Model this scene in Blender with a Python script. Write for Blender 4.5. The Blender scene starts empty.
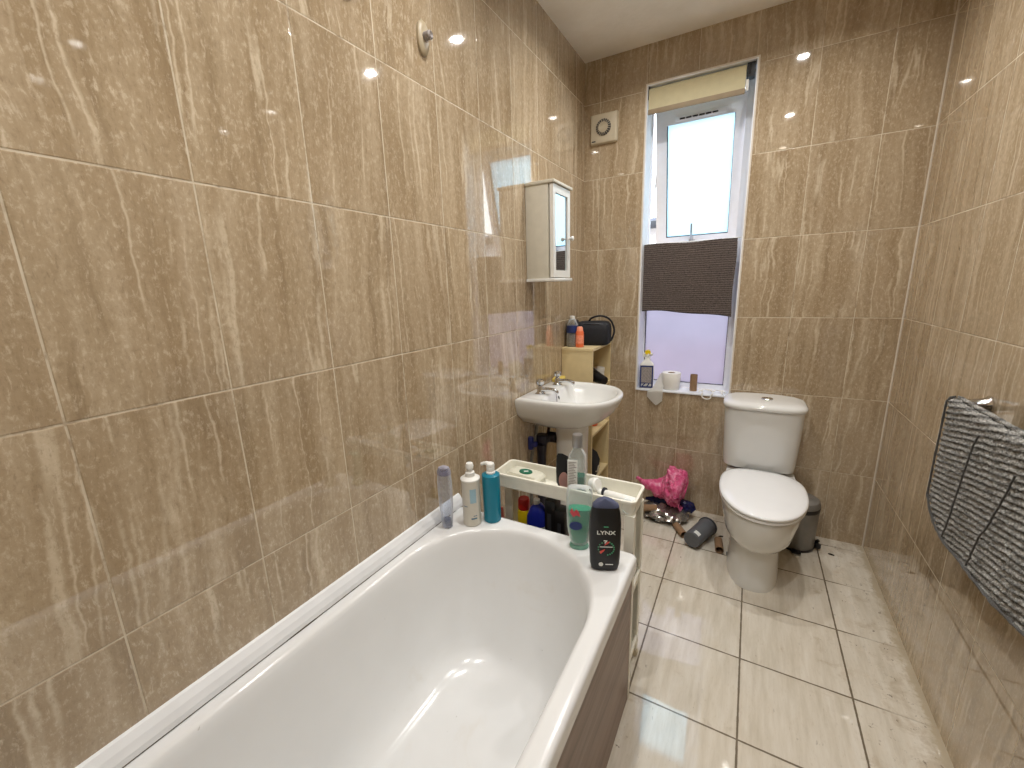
import bpy, bmesh, math, random
from math import sin, cos, pi, radians as R, sqrt
from mathutils import Vector, Matrix, noise as mnoise
random.seed(7)
SC = bpy.context.scene
COL = SC.collection
W, H, NEAR = 1.548, 2.603, -3.30
ROW, J1, CW = .400, .386, .2493

# ------------------------------------------------------------------ helpers
def lin(c):
    return tuple(((v/255)/12.92 if v/255 <= .04045 else ((v/255+.055)/1.055)**2.4) for v in c)
def tag(o, label=None, cat=None, group=None, kind=None):
    if label: o['label'] = label
    if cat: o['category'] = cat
    if group: o['group'] = group
    if kind: o['kind'] = kind
    return o
def thing(name, label, cat, loc=(0,0,0), rotz=0, group=None, rot=None):
    o = bpy.data.objects.new(name, None); COL.objects.link(o)
    o.empty_display_size = .05
    o.location = loc; o.rotation_euler = rot if rot else (0,0,rotz)
    return tag(o, label, cat, group)
def obj(name, bm, mat, parent=None, loc=None, rot=None, smooth=True, angle=38, label=None):
    bmesh.ops.recalc_face_normals(bm, faces=bm.faces)
    me = bpy.data.meshes.new(name); bm.to_mesh(me); bm.free()
    if mat: me.materials.append(mat)
    if smooth:
        for p in me.polygons: p.use_smooth = True
        me.set_sharp_from_angle(angle=R(angle))
    o = bpy.data.objects.new(name, me); COL.objects.link(o)
    if parent: o.parent = parent
    if loc: o.location = loc
    if rot: o.rotation_euler = rot
    if label: o['label'] = label
    return o
def NB(): return bmesh.new()
def box(bm, x0,x1,y0,y1,z0,z1, bev=0, seg=2):
    vs = [bm.verts.new(p) for p in [(x0,y0,z0),(x1,y0,z0),(x1,y1,z0),(x0,y1,z0),(x0,y0,z1),(x1,y0,z1),(x1,y1,z1),(x0,y1,z1)]]
    fs = [bm.faces.new([vs[i] for i in f]) for f in [(0,3,2,1),(4,5,6,7),(0,1,5,4),(1,2,6,5),(2,3,7,6),(3,0,4,7)]]
    if bev:
        es = list({e for f in fs for e in f.edges})
        bmesh.ops.bevel(bm, geom=es, offset=bev, segments=seg, profile=.5, affect='EDGES')
    return bm
def loft(bm, rings, cap0=True, cap1=True, closed=True):
    vr = [[bm.verts.new(p) for p in r] for r in rings]
    n = len(vr[0])
    for a, b in zip(vr, vr[1:]):
        for i in range(n if closed else n-1):
            j = (i+1) % n
            bm.faces.new((a[i], a[j], b[j], b[i]))
    if cap0: bm.faces.new(list(reversed(vr[0])))
    if cap1: bm.faces.new(vr[-1])
    return vr
def lathe(bm, prof, seg=28, cx=0, cy=0, ax=1, ay=1, M=None):
    rings = []
    for r, z in prof:
        r = max(r, 1e-5)
        rings.append([(cx+cos(2*pi*i/seg)*r*ax, cy+sin(2*pi*i/seg)*r*ay, z) for i in range(seg)])
    if M is not None: rings = [[M @ Vector(p) for p in r] for r in rings]
    loft(bm, rings); return bm
def tube(bm, pts, r, seg=10, caps=True):
    pts = [Vector(p) for p in pts]
    rad = r if isinstance(r, (list, tuple)) else [r]*len(pts)
    rings = []; up = Vector((0,0,1))
    prev = None
    for i, p in enumerate(pts):
        d = (pts[min(i+1,len(pts)-1)] - pts[max(i-1,0)]).normalized()
        if prev is None:
            s = d.cross(up)
            if s.length < 1e-3: s = d.cross(Vector((1,0,0)))
            s.normalize()
        else:
            s = (prev - d*prev.dot(d))
            s.normalize()
        prev = s; t = d.cross(s)
        rings.append([p + (s*cos(2*pi*k/seg) + t*sin(2*pi*k/seg))*rad[i] for k in range(seg)])
    loft(bm, rings, caps, caps); return bm
def curve_pts(ctrl, n=8):
    P = [Vector(c) for c in ctrl]; P = [P[0]*2-P[1]] + P + [P[-1]*2-P[-2]]; out = []
    for i in range(1, len(P)-2):
        for k in range(n):
            t = k/n
            out.append(.5*((2*P[i]) + (P[i+1]-P[i-1])*t + (2*P[i-1]-5*P[i]+4*P[i+1]-P[i+2])*t*t + (3*P[i]-P[i-1]-3*P[i+1]+P[i+2])*t**3))
    out.append(P[-2]); return out
def rrect(x0,x1,y0,y1,r,z, na=8, ns=6):
    r = min(r, (x1-x0)/2-1e-4, (y1-y0)/2-1e-4); out = []
    cs = [((x1-r, y0+r), -pi/2), ((x1-r, y1-r), 0), ((x0+r, y1-r), pi/2), ((x0+r, y0+r), pi)]
    for k, ((cx, cy), a0) in enumerate(cs):
        arc = [(cx+r*cos(a0+pi/2*i/na), cy+r*sin(a0+pi/2*i/na)) for i in range(na+1)]
        out += arc
        (nx, ny), na0 = cs[(k+1) % 4]
        nxt = (nx+r*cos(na0), ny+r*sin(na0)); last = arc[-1]
        for i in range(1, ns): out.append((last[0]+(nxt[0]-last[0])*i/ns, last[1]+(nxt[1]-last[1])*i/ns))
    return [(x, y, z) for x, y in out]
def spow(v, p): return (abs(v)**p)*(1 if v >= 0 else -1)
def egg(cx, yb, yf, hx, z, n=64, pb=.55, pf=.95, ym=None):
    """ring: squarish towards the back (yb), rounded to the front (yf)"""
    ym = yb+(yf-yb)*.42 if ym is None else ym; out = []
    for i in range(n):
        a = 2*pi*i/n; c, s = cos(a), sin(a)
        if s < 0: out.append((cx+hx*spow(c, pf), ym+(yf-ym)*abs(s)**pf, z))
        else: out.append((cx+hx*spow(c, pb), ym+(yb-ym)*abs(s)**pb, z))
    return out
def sup(cx, cy, hx, hy, z, p=.6, n=48):
    return [(cx+hx*spow(cos(2*pi*i/n), p), cy+hy*spow(sin(2*pi*i/n), p), z) for i in range(n)]
def prism(bm, pts, axis, a, b):
    """outline pts (2D) extruded along axis from a to b"""
    def P(u, v, w): return {'x': (w,u,v), 'y': (u,w,v), 'z': (u,v,w)}[axis]
    loft(bm, [[P(u,v,a) for u,v in pts], [P(u,v,b) for u,v in pts]]); return bm
def text_obj(name, body, size, mat, parent, loc, rot, ext=.0003, sx=1, bold=False):
    cu = bpy.data.curves.new(name, 'FONT'); cu.body = body; cu.size = size; cu.extrude = ext
    cu.align_x = 'CENTER'; cu.align_y = 'CENTER'
    if bold: cu.offset = size*.02
    t = bpy.data.objects.new(name, cu); COL.objects.link(t)
    bpy.context.view_layer.update()
    dg = bpy.context.evaluated_depsgraph_get()
    me = bpy.data.meshes.new_from_object(t.evaluated_get(dg))
    bpy.data.objects.remove(t); me.materials.clear(); me.materials.append(mat)
    o = bpy.data.objects.new(name, me); COL.objects.link(o); o.parent = parent
    o.location = loc; o.rotation_euler = rot; o.scale = (sx,1,1)
    return o

# ------------------------------------------------------------------ materials
class G:
    def __init__(s, name):
        s.m = bpy.data.materials.new(name); s.m.use_nodes = True
        s.t = s.m.node_tree; s.n = s.t.nodes; s.l = s.t.links
        s.b = s.n['Principled BSDF']; s.out = s.n['Material Output']
    def lk(s, a, b): s.l.new(a, b)
    def put(s, sock, v):
        if hasattr(v, 'is_linked') or hasattr(v, 'links'): s.l.new(v, sock)
        else: sock.default_value = v
    def math(s, op, a, b=None, c=None, clamp=False):
        n = s.n.new('ShaderNodeMath'); n.operation = op; n.use_clamp = clamp
        s.put(n.inputs[0], a)
        if b is not None: s.put(n.inputs[1], b)
        if c is not None: s.put(n.inputs[2], c)
        return n.outputs[0]
    def xyz(s):
        tc = s.n.new('ShaderNodeTexCoord'); sp = s.n.new('ShaderNodeSeparateXYZ')
        s.lk(tc.outputs['Object'], sp.inputs[0]); return sp.outputs, tc.outputs['Object']
    def comb(s, x=0., y=0., z=0.):
        n = s.n.new('ShaderNodeCombineXYZ')
        for i, v in enumerate((x,y,z)): s.put(n.inputs[i], v)
        return n.outputs[0]
    def noise(s, vec, scale=5, detail=3, rough=.55, dist=0.):
        n = s.n.new('ShaderNodeTexNoise'); s.lk(vec, n.inputs['Vector'])
        n.inputs['Scale'].default_value = scale; n.inputs['Detail'].default_value = detail
        n.inputs['Roughness'].default_value = rough; n.inputs['Distortion'].default_value = dist
        return n.outputs['Fac']
    def white(s, vec):
        n = s.n.new('ShaderNodeTexWhiteNoise'); s.lk(vec, n.inputs['Vector']); return n.outputs['Value']
    def ramp(s, f, stops, interp='LINEAR'):
        n = s.n.new('ShaderNodeValToRGB'); n.color_ramp.interpolation = interp
        e = n.color_ramp.elements
        while len(e) < len(stops): e.new(.5)
        for k, (p, c) in zip(e, stops):
            k.position = p; k.color = (*c, 1) if len(c) == 3 else c
        s.lk(f, n.inputs[0]); return n.outputs[0]
    def mix(s, f, a, b):
        n = s.n.new('ShaderNodeMix'); n.data_type = 'RGBA'
        s.put(n.inputs[0], f)
        for i, v in ((6, a), (7, b)):
            if isinstance(v, tuple): n.inputs[i].default_value = (*v[:3], 1)
            else: s.lk(v, n.inputs[i])
        return n.outputs[2]
    def map(s, v, a, b, c=0., d=1., smooth=True):
        n = s.n.new('ShaderNodeMapRange'); n.interpolation_type = 'SMOOTHSTEP' if smooth else 'LINEAR'
        s.put(n.inputs[0], v)
        for i, q in zip((1,2,3,4), (a,b,c,d)): s.put(n.inputs[i], q)
        return n.outputs[0]
    def bump(s, h, strength=.3, dist=.002, prev=None):
        n = s.n.new('ShaderNodeBump'); n.inputs['Strength'].default_value = strength
        n.inputs['Distance'].default_value = dist; s.lk(h, n.inputs['Height'])
        if prev is not None: s.lk(prev, n.inputs['Normal'])
        s.lk(n.outputs[0], s.b.inputs['Normal']); return n.outputs[0]
    def set(s, **k):
        for a, v in k.items():
            q = s.b.inputs[a.replace('_', ' ')]
            if isinstance(v, tuple) and len(v) == 3: v = (*v, 1)
            s.put(q, v)
        return s
def plain(name, rgb, rough=.45, metal=0., var=.06, nscale=30, bump=0., spec=.5, trans=0., ior=1.45, alpha=1., coat=0., sss=0.):
    g = G(name); _, v = g.xyz(); c = lin(rgb)
    n = g.noise(v, nscale, 3)
    lo = tuple(x*(1-var) for x in c); hi = tuple(min(1, x*(1+var)) for x in c)
    g.set(Base_Color=g.ramp(n, [(.3, lo), (.7, hi)]), Roughness=rough, Metallic=metal, IOR=ior)
    g.b.inputs['Specular IOR Level'].default_value = spec
    if trans: g.b.inputs['Transmission Weight'].default_value = trans
    if alpha < 1: g.b.inputs['Alpha'].default_value = alpha
    if coat: g.b.inputs['Coat Weight'].default_value = coat; g.b.inputs['Coat Roughness'].default_value = .05
    if sss: g.b.inputs['Subsurface Weight'].default_value = sss; g.b.inputs['Subsurface Scale'].default_value = .01
    if bump: g.bump(n, bump, .002)
    return g.m

def wall_tile(name, uax, sgn, u0, cu, seed, dark=1.0):
    g = G(name); s, v = g.xyz()
    U = g.math('MULTIPLY', s[uax], float(sgn)); V = s[2]
    tu = g.math('DIVIDE', g.math('SUBTRACT', U, u0), cu); tv = g.math('DIVIDE', g.math('SUBTRACT', V, J1-ROW), ROW)
    iu = g.math('FLOOR', tu); iv = g.math('FLOOR', tv)
    rnd = g.white(g.comb(iu, iv, float(seed)))
    rnd2 = g.white(g.comb(iv, iu, float(seed)+3.3))
    # distance to the joints in metres
    du = g.math('MULTIPLY', g.math('SUBTRACT', .5, g.math('ABSOLUTE', g.math('SUBTRACT', g.math('FRACT', tu), .5))), cu)
    dv = g.math('MULTIPLY', g.math('SUBTRACT', .5, g.math('ABSOLUTE', g.math('SUBTRACT', g.math('FRACT', tv), .5))), ROW)
    d = g.math('MINIMUM', du, dv)
    grout = g.map(d, .0011, .0019, 1., 0.)
    off = g.math('MULTIPLY', rnd, 40.)
    wav = g.noise(g.comb(g.math('MULTIPLY', U, 4.), g.math('MULTIPLY', V, 7.), off), 1, 3, .55)
    Uw = g.math('ADD', U, g.math('MULTIPLY', g.math('SUBTRACT', wav, .5), .045))
    Uw = g.math('ADD', Uw, g.math('MULTIPLY', V, g.math('MULTIPLY', g.math('SUBTRACT', rnd2, .5), .12)))
    streak = g.noise(g.comb(g.math('MULTIPLY', Uw, 26.), g.math('MULTIPLY', V, 1.6), off), 1, 4, .62)
    broad = g.noise(g.comb(g.math('MULTIPLY', Uw, 8.), g.math('MULTIPLY', V, 1.1), off), 1, 2, .5)
    vn = g.noise(g.comb(g.math('MULTIPLY', Uw, 13.), g.math('MULTIPLY', V, .55), g.math('ADD', off, 7.)), 1, 2.5, .5)
    vein = g.map(g.math('ABSOLUTE', g.math('SUBTRACT', vn, .5)), .002, .026, 1., 0.)
    vmask = g.map(g.noise(g.comb(g.math('MULTIPLY', U, 9.), g.math('MULTIPLY', V, 4.), off), 1, 2), .40, .58)
    vein = g.math('MULTIPLY', vein, vmask)
    fine = g.noise(g.comb(g.math('MULTIPLY', Uw, 150.), g.math('MULTIPLY', V, 38.), off), 1, 3, .7)
    k = dark
    T3 = lambda r_, g_, b_: lin((r_*k, g_*k*.998, b_*k*1.01))
    mott = g.noise(g.comb(g.math('MULTIPLY', U, 95.), g.math('MULTIPLY', V, 60.), off), 1, 5, .78)
    base = g.ramp(streak, [(.28, T3(128,111,86)), (.44, T3(154,137,110)), (.58, T3(168,152,126)), (.74, T3(186,171,147))])
    base = g.mix(g.map(broad, .38, .64, 0., .55), base, T3(141,122,94))
    base = g.mix(g.math('MULTIPLY', vein, .52), base, T3(208,196,172))
    base = g.mix(g.map(mott, .51, .66, 0., .42), base, T3(130,113,89))
    base = g.mix(g.map(mott, .48, .34, 0., .45), base, T3(198,185,162))
    base = g.mix(g.map(fine, .57, .74, 0., .45), base, T3(116,99,76))
    base = g.mix(g.map(fine, .44, .30, 0., .42), base, T3(202,189,166))
    base = g.mix(g.math('MULTIPLY', rnd, .14), base, T3(120,104,84))
    gn = g.noise(v, 14, 4, .7)
    gcol = g.ramp(gn, [(.30, lin((120,98,72))), (.46, lin((193,180,157))), (.7, lin((208,197,176)))])
    col = g.mix(grout, base, gcol)
    g.set(Base_Color=col, Roughness=g.mix(grout, (.045,.045,.045), (.8,.8,.8)))
    g.b.inputs['Specular IOR Level'].default_value = .6
    g.put(g.b.inputs['Coat Weight'], g.math('SUBTRACT', 1., grout)); g.b.inputs['Coat Roughness'].default_value = .02; g.b.inputs['Coat IOR'].default_value = 1.5
    h = g.math('SUBTRACT', 1., g.map(d, .0008, .0035, 1., 0.))
    b1 = g.bump(h, .6, .0012)
    g.bump(g.noise(g.comb(g.math('MULTIPLY', U, 1.), V, off), 7, 1), .06, .004, b1)
    return g.m

def floor_mat():
    g = G('floor_tiles'); s, v = g.xyz()
    tu = g.math('DIVIDE', g.math('SUBTRACT', s[0], .672), .3335); tv = g.math('DIVIDE', g.math('ADD', s[1], .728), .3257)
    iu = g.math('FLOOR', tu); iv = g.math('FLOOR', tv); rnd = g.white(g.comb(iu, iv, 2.))
    jag = g.math('MULTIPLY', g.math('SUBTRACT', g.noise(v, 30, 4, .7), .5), .004)
    du = g.math('MULTIPLY', g.math('SUBTRACT', .5, g.math('ABSOLUTE', g.math('SUBTRACT', g.math('FRACT', tu), .5))), .3335)
    dv = g.math('MULTIPLY', g.math('SUBTRACT', .5, g.math('ABSOLUTE', g.math('SUBTRACT', g.math('FRACT', tv), .5))), .3257)
    d = g.math('ADD', g.math('MINIMUM', du, dv), jag)
    grout = g.map(d, .0024, .0038, 1., 0.)
    off = g.math('MULTIPLY', rnd, 30.)
    st = g.noise(g.comb(g.math('MULTIPLY', s[0], 34.), g.math('MULTIPLY', s[1], 4.), off), 1, 4, .65)
    fine = g.noise(g.comb(g.math('MULTIPLY', s[0], 160.), g.math('MULTIPLY', s[1], 40.), off), 1, 3, .7)
    base = g.ramp(st, [(.3, lin((198,190,174))), (.5, lin((211,204,190))), (.72, lin((222,217,206)))])
    base = g.mix(g.map(fine, .55, .8, 0., .35), base, lin((172,157,134)))
    # grime patches gathering towards the right wall and the back
    edge = g.math('MAXIMUM', g.map(s[0], 1.12, 1.52), g.map(s[1], -.55, -.02))
    edge = g.math('MAXIMUM', edge, g.map(s[0], .80, .66, 0., .55))
    gr = g.noise(v, 9, 6, .72, .4)
    grime = g.map(g.math('ADD', gr, g.math('MULTIPLY', edge, .12)), .60, .76, 0., .50)
    base = g.mix(grime, base, lin((168,152,128)))
    sp = g.noise(v, 34, 5, .78)
    speck = g.map(g.math('ADD', sp, g.math('MULTIPLY', edge, .095)), .69, .73, 0., .7)
    base = g.mix(speck, base, lin((78,66,52)))
    sc = g.noise(g.comb(g.math('MULTIPLY', s[0], 1.4), g.math('MULTIPLY', s[1], .5), 4.), 26, 3, .6)
    base = g.mix(g.math('MULTIPLY', g.map(sc, .69, .73), g.math('ADD', .25, g.math('MULTIPLY', edge, .5))), base, lin((96,84,68)))
    faded = g.math('SUBTRACT', 1., g.map(s[0], 1.37, 1.45, 0., .75))
    col = g.mix(g.math('MULTIPLY', grout, faded), base, lin((104,92,74)))
    # plaster dust against the right wall
    dust = g.map(g.math('ADD', s[0], g.math('MULTIPLY', g.noise(v, 20, 4, .75), .09)), W+.008, W+.034)
    col = g.mix(dust, col, lin((176,164,142)))
    rg = g.math('ADD', g.math('MULTIPLY', grime, .25), g.math('MULTIPLY', g.map(s[0], 1.20, 1.48), .25))
    g.set(Base_Color=col, Roughness=g.math('ADD', g.math('ADD', rg, .05), g.math('MULTIPLY', grout, .5), clamp=True))
    g.b.inputs['Coat Weight'].default_value = 1.; g.b.inputs['Coat Roughness'].default_value = .03; g.b.inputs['Coat IOR'].default_value = 1.65
    b = g.bump(g.math('SUBTRACT', 1., grout), .5, .0012)
    g.bump(g.noise(v, 5, 1), .08, .004, b)
    return g.m

def porcelain(name, rgb=(236,236,232), rough=.07, dirt=0., dirtcol=(120,105,85), dscale=12):
    g = G(name); s, v = g.xyz(); n = g.noise(v, 4, 3)
    base = g.ramp(n, [(.3, lin(tuple(x*.975 for x in rgb))), (.7, lin(rgb))])
    if dirt:
        a = g.map(g.noise(v, dscale*5, 4, .75), .70, .76, 0., dirt)
        b = g.map(g.noise(v, dscale*.4, 5, .7, .6), .58, .74, 0., dirt*.35)
        base = g.mix(a, g.mix(b, base, lin((196,186,168))), lin(dirtcol))
    g.set(Base_Color=base, Roughness=rough); g.b.inputs['Coat Weight'].default_value = .3
    g.b.inputs['Coat Roughness'].default_value = .03
    g.bump(g.noise(v, 9, 1), .03, .003)
    return g.m

def wood_vinyl():
    g = G('brown_wood_vinyl'); s, v = g.xyz()
    w = g.noise(g.comb(g.math('MULTIPLY', s[0], 2.), g.math('MULTIPLY', s[1], 1.6), g.math('MULTIPLY', s[2], 26.)), 1, 5, .65, .8)
    f = g.noise(g.comb(s[0], g.math('MULTIPLY', s[1], 9.), g.math('MULTIPLY', s[2], 190.)), 1, 3, .7)
    c = g.ramp(w, [(.28, lin((88,68,56))), (.45, lin((118,95,82))), (.6, lin((136,114,101))), (.76, lin((104,82,70)))])
    c = g.mix(g.map(f, .5, .8, 0., .4), c, lin((70,54,45)))
    g.set(Base_Color=c, Roughness=.42); return g.m
def fabric(name, lo, hi, rib=0, axis=2, scale=260):
    g = G(name); s, v = g.xyz(); n = g.noise(v, scale, 3, .8)
    f = n
    if rib:
        wv = g.math('SINE', g.math('MULTIPLY', g.math('ADD', s[axis], g.math('MULTIPLY', g.noise(v, 30, 2), .006)), rib*2*pi))
        f = g.math('ADD', g.math('MULTIPLY', n, .75), g.math('MULTIPLY', wv, .11))
        f = g.math('ADD', f, .1)
    g.set(Base_Color=g.ramp(f, [(.25, lin(lo)), (.75, lin(hi))]), Roughness=.95)
    g.b.inputs['Specular IOR Level'].default_value = .15
    g.b.inputs['Sheen Weight'].default_value = .25
    g.bump(f, .8, .003); return g.m
def ceiling_mat():
    g = G('ceiling_paint'); s, v = g.xyz(); n = g.noise(v, 2.6, 5, .6); f = g.noise(v, 60, 4, .7)
    c = g.ramp(n, [(.35, lin((226,221,210))), (.65, lin((238,234,226)))])
    c = g.mix(g.map(f, .70, .76, 0., .5), c, lin((140,128,108)))
    g.set(Base_Color=c, Roughness=.9); g.bump(g.noise(v, 35, 4, .6), .35, .004); return g.m
def frosted(name, tint, clear=.25, rough=.5):
    g = G(name); t = g.n.new('ShaderNodeBsdfTranslucent'); t.inputs[0].default_value = (*lin(tint), 1)
    r = g.n.new('ShaderNodeBsdfRefraction'); r.inputs['Roughness'].default_value = rough; r.inputs['IOR'].default_value = 1.12
    _, v = g.xyz()
    tc = g.ramp(g.noise(v, 7, 3), [(.3, lin(tuple(x*.96 for x in tint))), (.7, lin(tint))]); g.lk(tc, t.inputs[0])
    r.inputs[0].default_value = (*lin(tint), 1)
    m = g.n.new('ShaderNodeMixShader'); m.inputs[0].default_value = clear
    g.lk(t.outputs[0], m.inputs[1]); g.lk(r.outputs[0], m.inputs[2])
    gl = g.n.new('ShaderNodeBsdfGlossy'); gl.inputs['Roughness'].default_value = .12
    m2 = g.n.new('ShaderNodeMixShader'); m2.inputs[0].default_value = .05
    g.lk(m.outputs[0], m2.inputs[1]); g.lk(gl.outputs[0], m2.inputs[2]); g.lk(m2.outputs[0], g.out.inputs[0])
    return g.m
def clear_plastic(name, tint, mixv=.75, rough=.04):
    """thin clear plastic: see-through with a tinted glossy skin"""
    g = G(name); tr = g.n.new('ShaderNodeBsdfTransparent'); tr.inputs[0].default_value = (*lin(tint), 1)
    _, v = g.xyz(); c = g.ramp(g.noise(v, 40, 2), [(.3, lin(tuple(x*.9 for x in tint))), (.7, lin(tint))])
    g.set(Base_Color=c, Roughness=rough)
    lw = g.n.new('ShaderNodeLayerWeight'); lw.inputs[0].default_value = .35
    f = g.map(lw.outputs['Facing'], 0., 1., 1-mixv, 1.0, smooth=False)
    m = g.n.new('ShaderNodeMixShader'); g.lk(f, m.inputs[0])
    g.lk(tr.outputs[0], m.inputs[1]); g.lk(g.b.outputs[0], m.inputs[2]); g.lk(m.outputs[0], g.out.inputs[0]); return g.m
def emit(name, rgb, st):
    g = G(name); g.set(Base_Color=lin(rgb)); g.b.inputs['Emission Color'].default_value = (*lin(rgb), 1)
    g.b.inputs['Emission Strength'].default_value = st; return g.m
def brick():
    g = G('outside_brick'); tc = g.n.new('ShaderNodeTexCoord'); mp = g.n.new('ShaderNodeMapping')
    mp.inputs['Rotation'].default_value = (R(90),0,0); g.lk(tc.outputs['Object'], mp.inputs[0])
    b = g.n.new('ShaderNodeTexBrick'); g.lk(mp.outputs[0], b.inputs[0]); b.inputs['Scale'].default_value = 4.4
    b.inputs['Color1'].default_value = (*lin((206,150,136)), 1); b.inputs['Color2'].default_value = (*lin((222,172,156)), 1)
    b.inputs['Mortar'].default_value = (*lin((215,200,190)), 1); g.lk(b.outputs[0], g.b.inputs['Base Color']); g.set(Roughness=.9); return g.m

M = {}
M['wl'] = wall_tile('travertine_tile_left', 1, -1, .1324, CW, 1, 1.09)
M['wb'] = wall_tile('travertine_tile_back', 0, 1, .0935, .2552, 2, 1.08)
M['wr'] = wall_tile('travertine_tile_right', 1, -1, .3702, CW, 3, 1.10)
M['wf'] = wall_tile('travertine_tile_front', 0, 1, .09, CW, 4, .93)
M['floor'] = floor_mat(); M['ceil'] = ceiling_mat()
M['bath'] = porcelain('bath_acrylic', (222,223,223), .17, .5, (110,100,88), 10)
M['bath'].node_tree.nodes['Principled BSDF'].inputs['Coat Weight'].default_value = 0.
M['wc'] = porcelain('vitreous_white', (220,221,219), .06)
M['seat'] = porcelain('seat_plastic', (238,240,242), .08)
M['upvc'] = plain('white_upvc', (232,234,242), .3, var=.02)
M['reveal'] = plain('reveal_gloss_paint', (226,230,236), .28, var=.04)
M['seal'] = plain('dark_gasket', (34,36,46), .6)
M['trim'] = plain('white_bath_trim', (222,224,226), .3, var=.04, nscale=12)
M['edge'] = plain('tile_edge_trim', (212,204,192), .35, var=.05)
M['wood'] = wood_vinyl()
M['mould'] = plain('dark_sealant', (70,62,48), .8, var=.5, nscale=60)
M['chrome'] = plain('chrome', (214,216,220), .10, 1., var=.03)
M['white'] = plain('white_plastic', (226,226,222), .35, var=.03)
M['cream'] = plain('cream_melamine', (214,196,152), .45, var=.04)
M['creamp'] = plain('cream_plastic', (196,186,164), .4, var=.05)
M['cab'] = plain('cabinet_paint', (208,204,190), .4, var=.04)
M['caddy'] = plain('caddy_plastic', (226,224,212), .38, var=.04)
M['blind'] = plain('cream_blind_fabric', (206,198,164), .8, var=.04)
M['blindbar'] = plain('taupe_blind_bar', (150,134,110), .6)
M['black'] = plain('black_plastic', (22,22,24), .35, var=.1)
M['blackcloth'] = plain('black_nylon', (24,25,30), .75, var=.25, nscale=120, bump=.2)
M['navy'] = plain('navy_plastic', (24,34,96), .3)
M['blue'] = plain('royal_blue_plastic', (28,42,150), .3)
M['grey'] = plain('mid_grey_plastic', (86,88,92), .42, var=.08)
M['bingrey'] = plain('pedal_bin_grey', (128,126,122), .4, .2, var=.06)
M['darkgrey'] = plain('dark_grey_plastic', (58,60,66), .45)
M['teal'] = plain('teal_plastic', (18,118,142), .3, var=.04)
M['bottlewhite'] = plain('bottle_offwhite', (206,202,190), .35, var=.03)
M['labelblue'] = plain('pale_blue_print', (150,182,196), .4)
M['labelnavy'] = plain('navy_print', (40,56,110), .4)
M['labelgrey'] = plain('grey_print', (146,140,138), .5, var=.3, nscale=160)
M['labelwhite'] = plain('white_label', (216,218,214), .45, var=.04)
M['red'] = plain('red_plastic', (190,34,28), .35); M['yellow'] = plain('yellow_plastic', (224,196,20), .35)
M['orange'] = plain('orange_can', (226,112,70), .3); M['silverm'] = plain('brushed_silver', (176,178,182), .3, .8)
M['greenliq'] = clear_plastic('green_liquid', (60,190,150), .45, .08)
M['greendark'] = clear_plastic('deep_green_liquid', (20,124,104), .2, .08)
M['clear'] = clear_plastic('clear_plastic', (242,247,248), .94)
M['smoke'] = clear_plastic('clear_smoky_plastic', (234,238,246), .95)
M['smokedark'] = plain('smoky_base', (88,98,126), .25)
M['card'] = plain('cardboard', (140,112,84), .85, var=.1, nscale=50)
M['tissue'] = plain('toilet_tissue', (228,226,220), .95, var=.02, nscale=80, bump=.2)
M['mirror'] = plain('mirror_glass', (225,232,236), .015, 1., var=.0)
M['towel_b'] = fabric('brown_ribbed_towel', (34,30,29), (120,108,102), 85, 2, 170)
def matmat():
    g = G('grey_chenille_mat'); s, v = g.xyz()
    n = g.noise(v, 210, 4, .8)
    w_ = g.math('ABSOLUTE', g.math('SINE', g.math('MULTIPLY', g.math('ADD', g.math('ADD', s[2], g.math('MULTIPLY', s[1], .22)), g.math('MULTIPLY', g.noise(v, 25, 1), .004)), pi/.0165)))  # shade of the grooves between ribs, put into the colour
    f = g.math('ADD', n, g.math('MULTIPLY', g.math('SUBTRACT', w_, .6), .20))
    g.set(Base_Color=g.ramp(f, [(.28, lin((48,48,48))), (.5, lin((124,123,120))), (.72, lin((200,198,192)))]), Roughness=.95)
    g.b.inputs['Specular IOR Level'].default_value = .1; g.bump(n, .8, .003); return g.m
M['towel_g'] = matmat()
M['towel_d'] = fabric('dark_binding_and_fold_shade', (36,36,36), (92,90,86), 0, 2, 300)
M['silverbag'] = plain('silver_film', (168,164,158), .22, .75, var=.35, nscale=24, bump=.5)
M['navybag'] = plain('navy_film', (26,30,72), .25, .1, var=.4, nscale=20)
M['pvcgreen'] = plain('green_print', (24,96,72), .4); M['pink'] = plain('pale_pink', (214,168,160), .6)
M['pipe'] = plain('dark_waste_pipe', (26,24,36), .4); M['bluev'] = plain('blue_valve', (40,46,104), .4)
M['braid'] = plain('braided_hose', (120,118,112), .4, .6, var=.4, nscale=200)
M['cork'] = plain('cork', (196,170,120), .8, var=.2, nscale=90)
M['soap'] = plain('soap_packet_film', (206,204,188), .3, var=.05)
M['glow'] = emit('downlight_lens', (255,244,224), 14.)
M['render'] = plain('outside_render', (232,232,230), .9); M['slate'] = plain('outside_slate', (70,72,92), .8); M['brick'] = brick()
M['dirt'] = plain('dark_fluff', (40,32,26), .9, var=.3)
def pinkfilm():
    g = G('pink_carrier_film'); _, v = g.xyz(); n = g.noise(v, 26, 4, .7, .8)
    c = g.ramp(n, [(.3, lin((206,60,116))), (.5, lin((230,104,152))), (.72, lin((246,180,204)))])
    g.set(Base_Color=c, Roughness=.22); g.b.inputs['Alpha'].default_value = .80
    g.bump(n, .9, .006); return g.m
M['pinkbag'] = pinkfilm()

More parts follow.
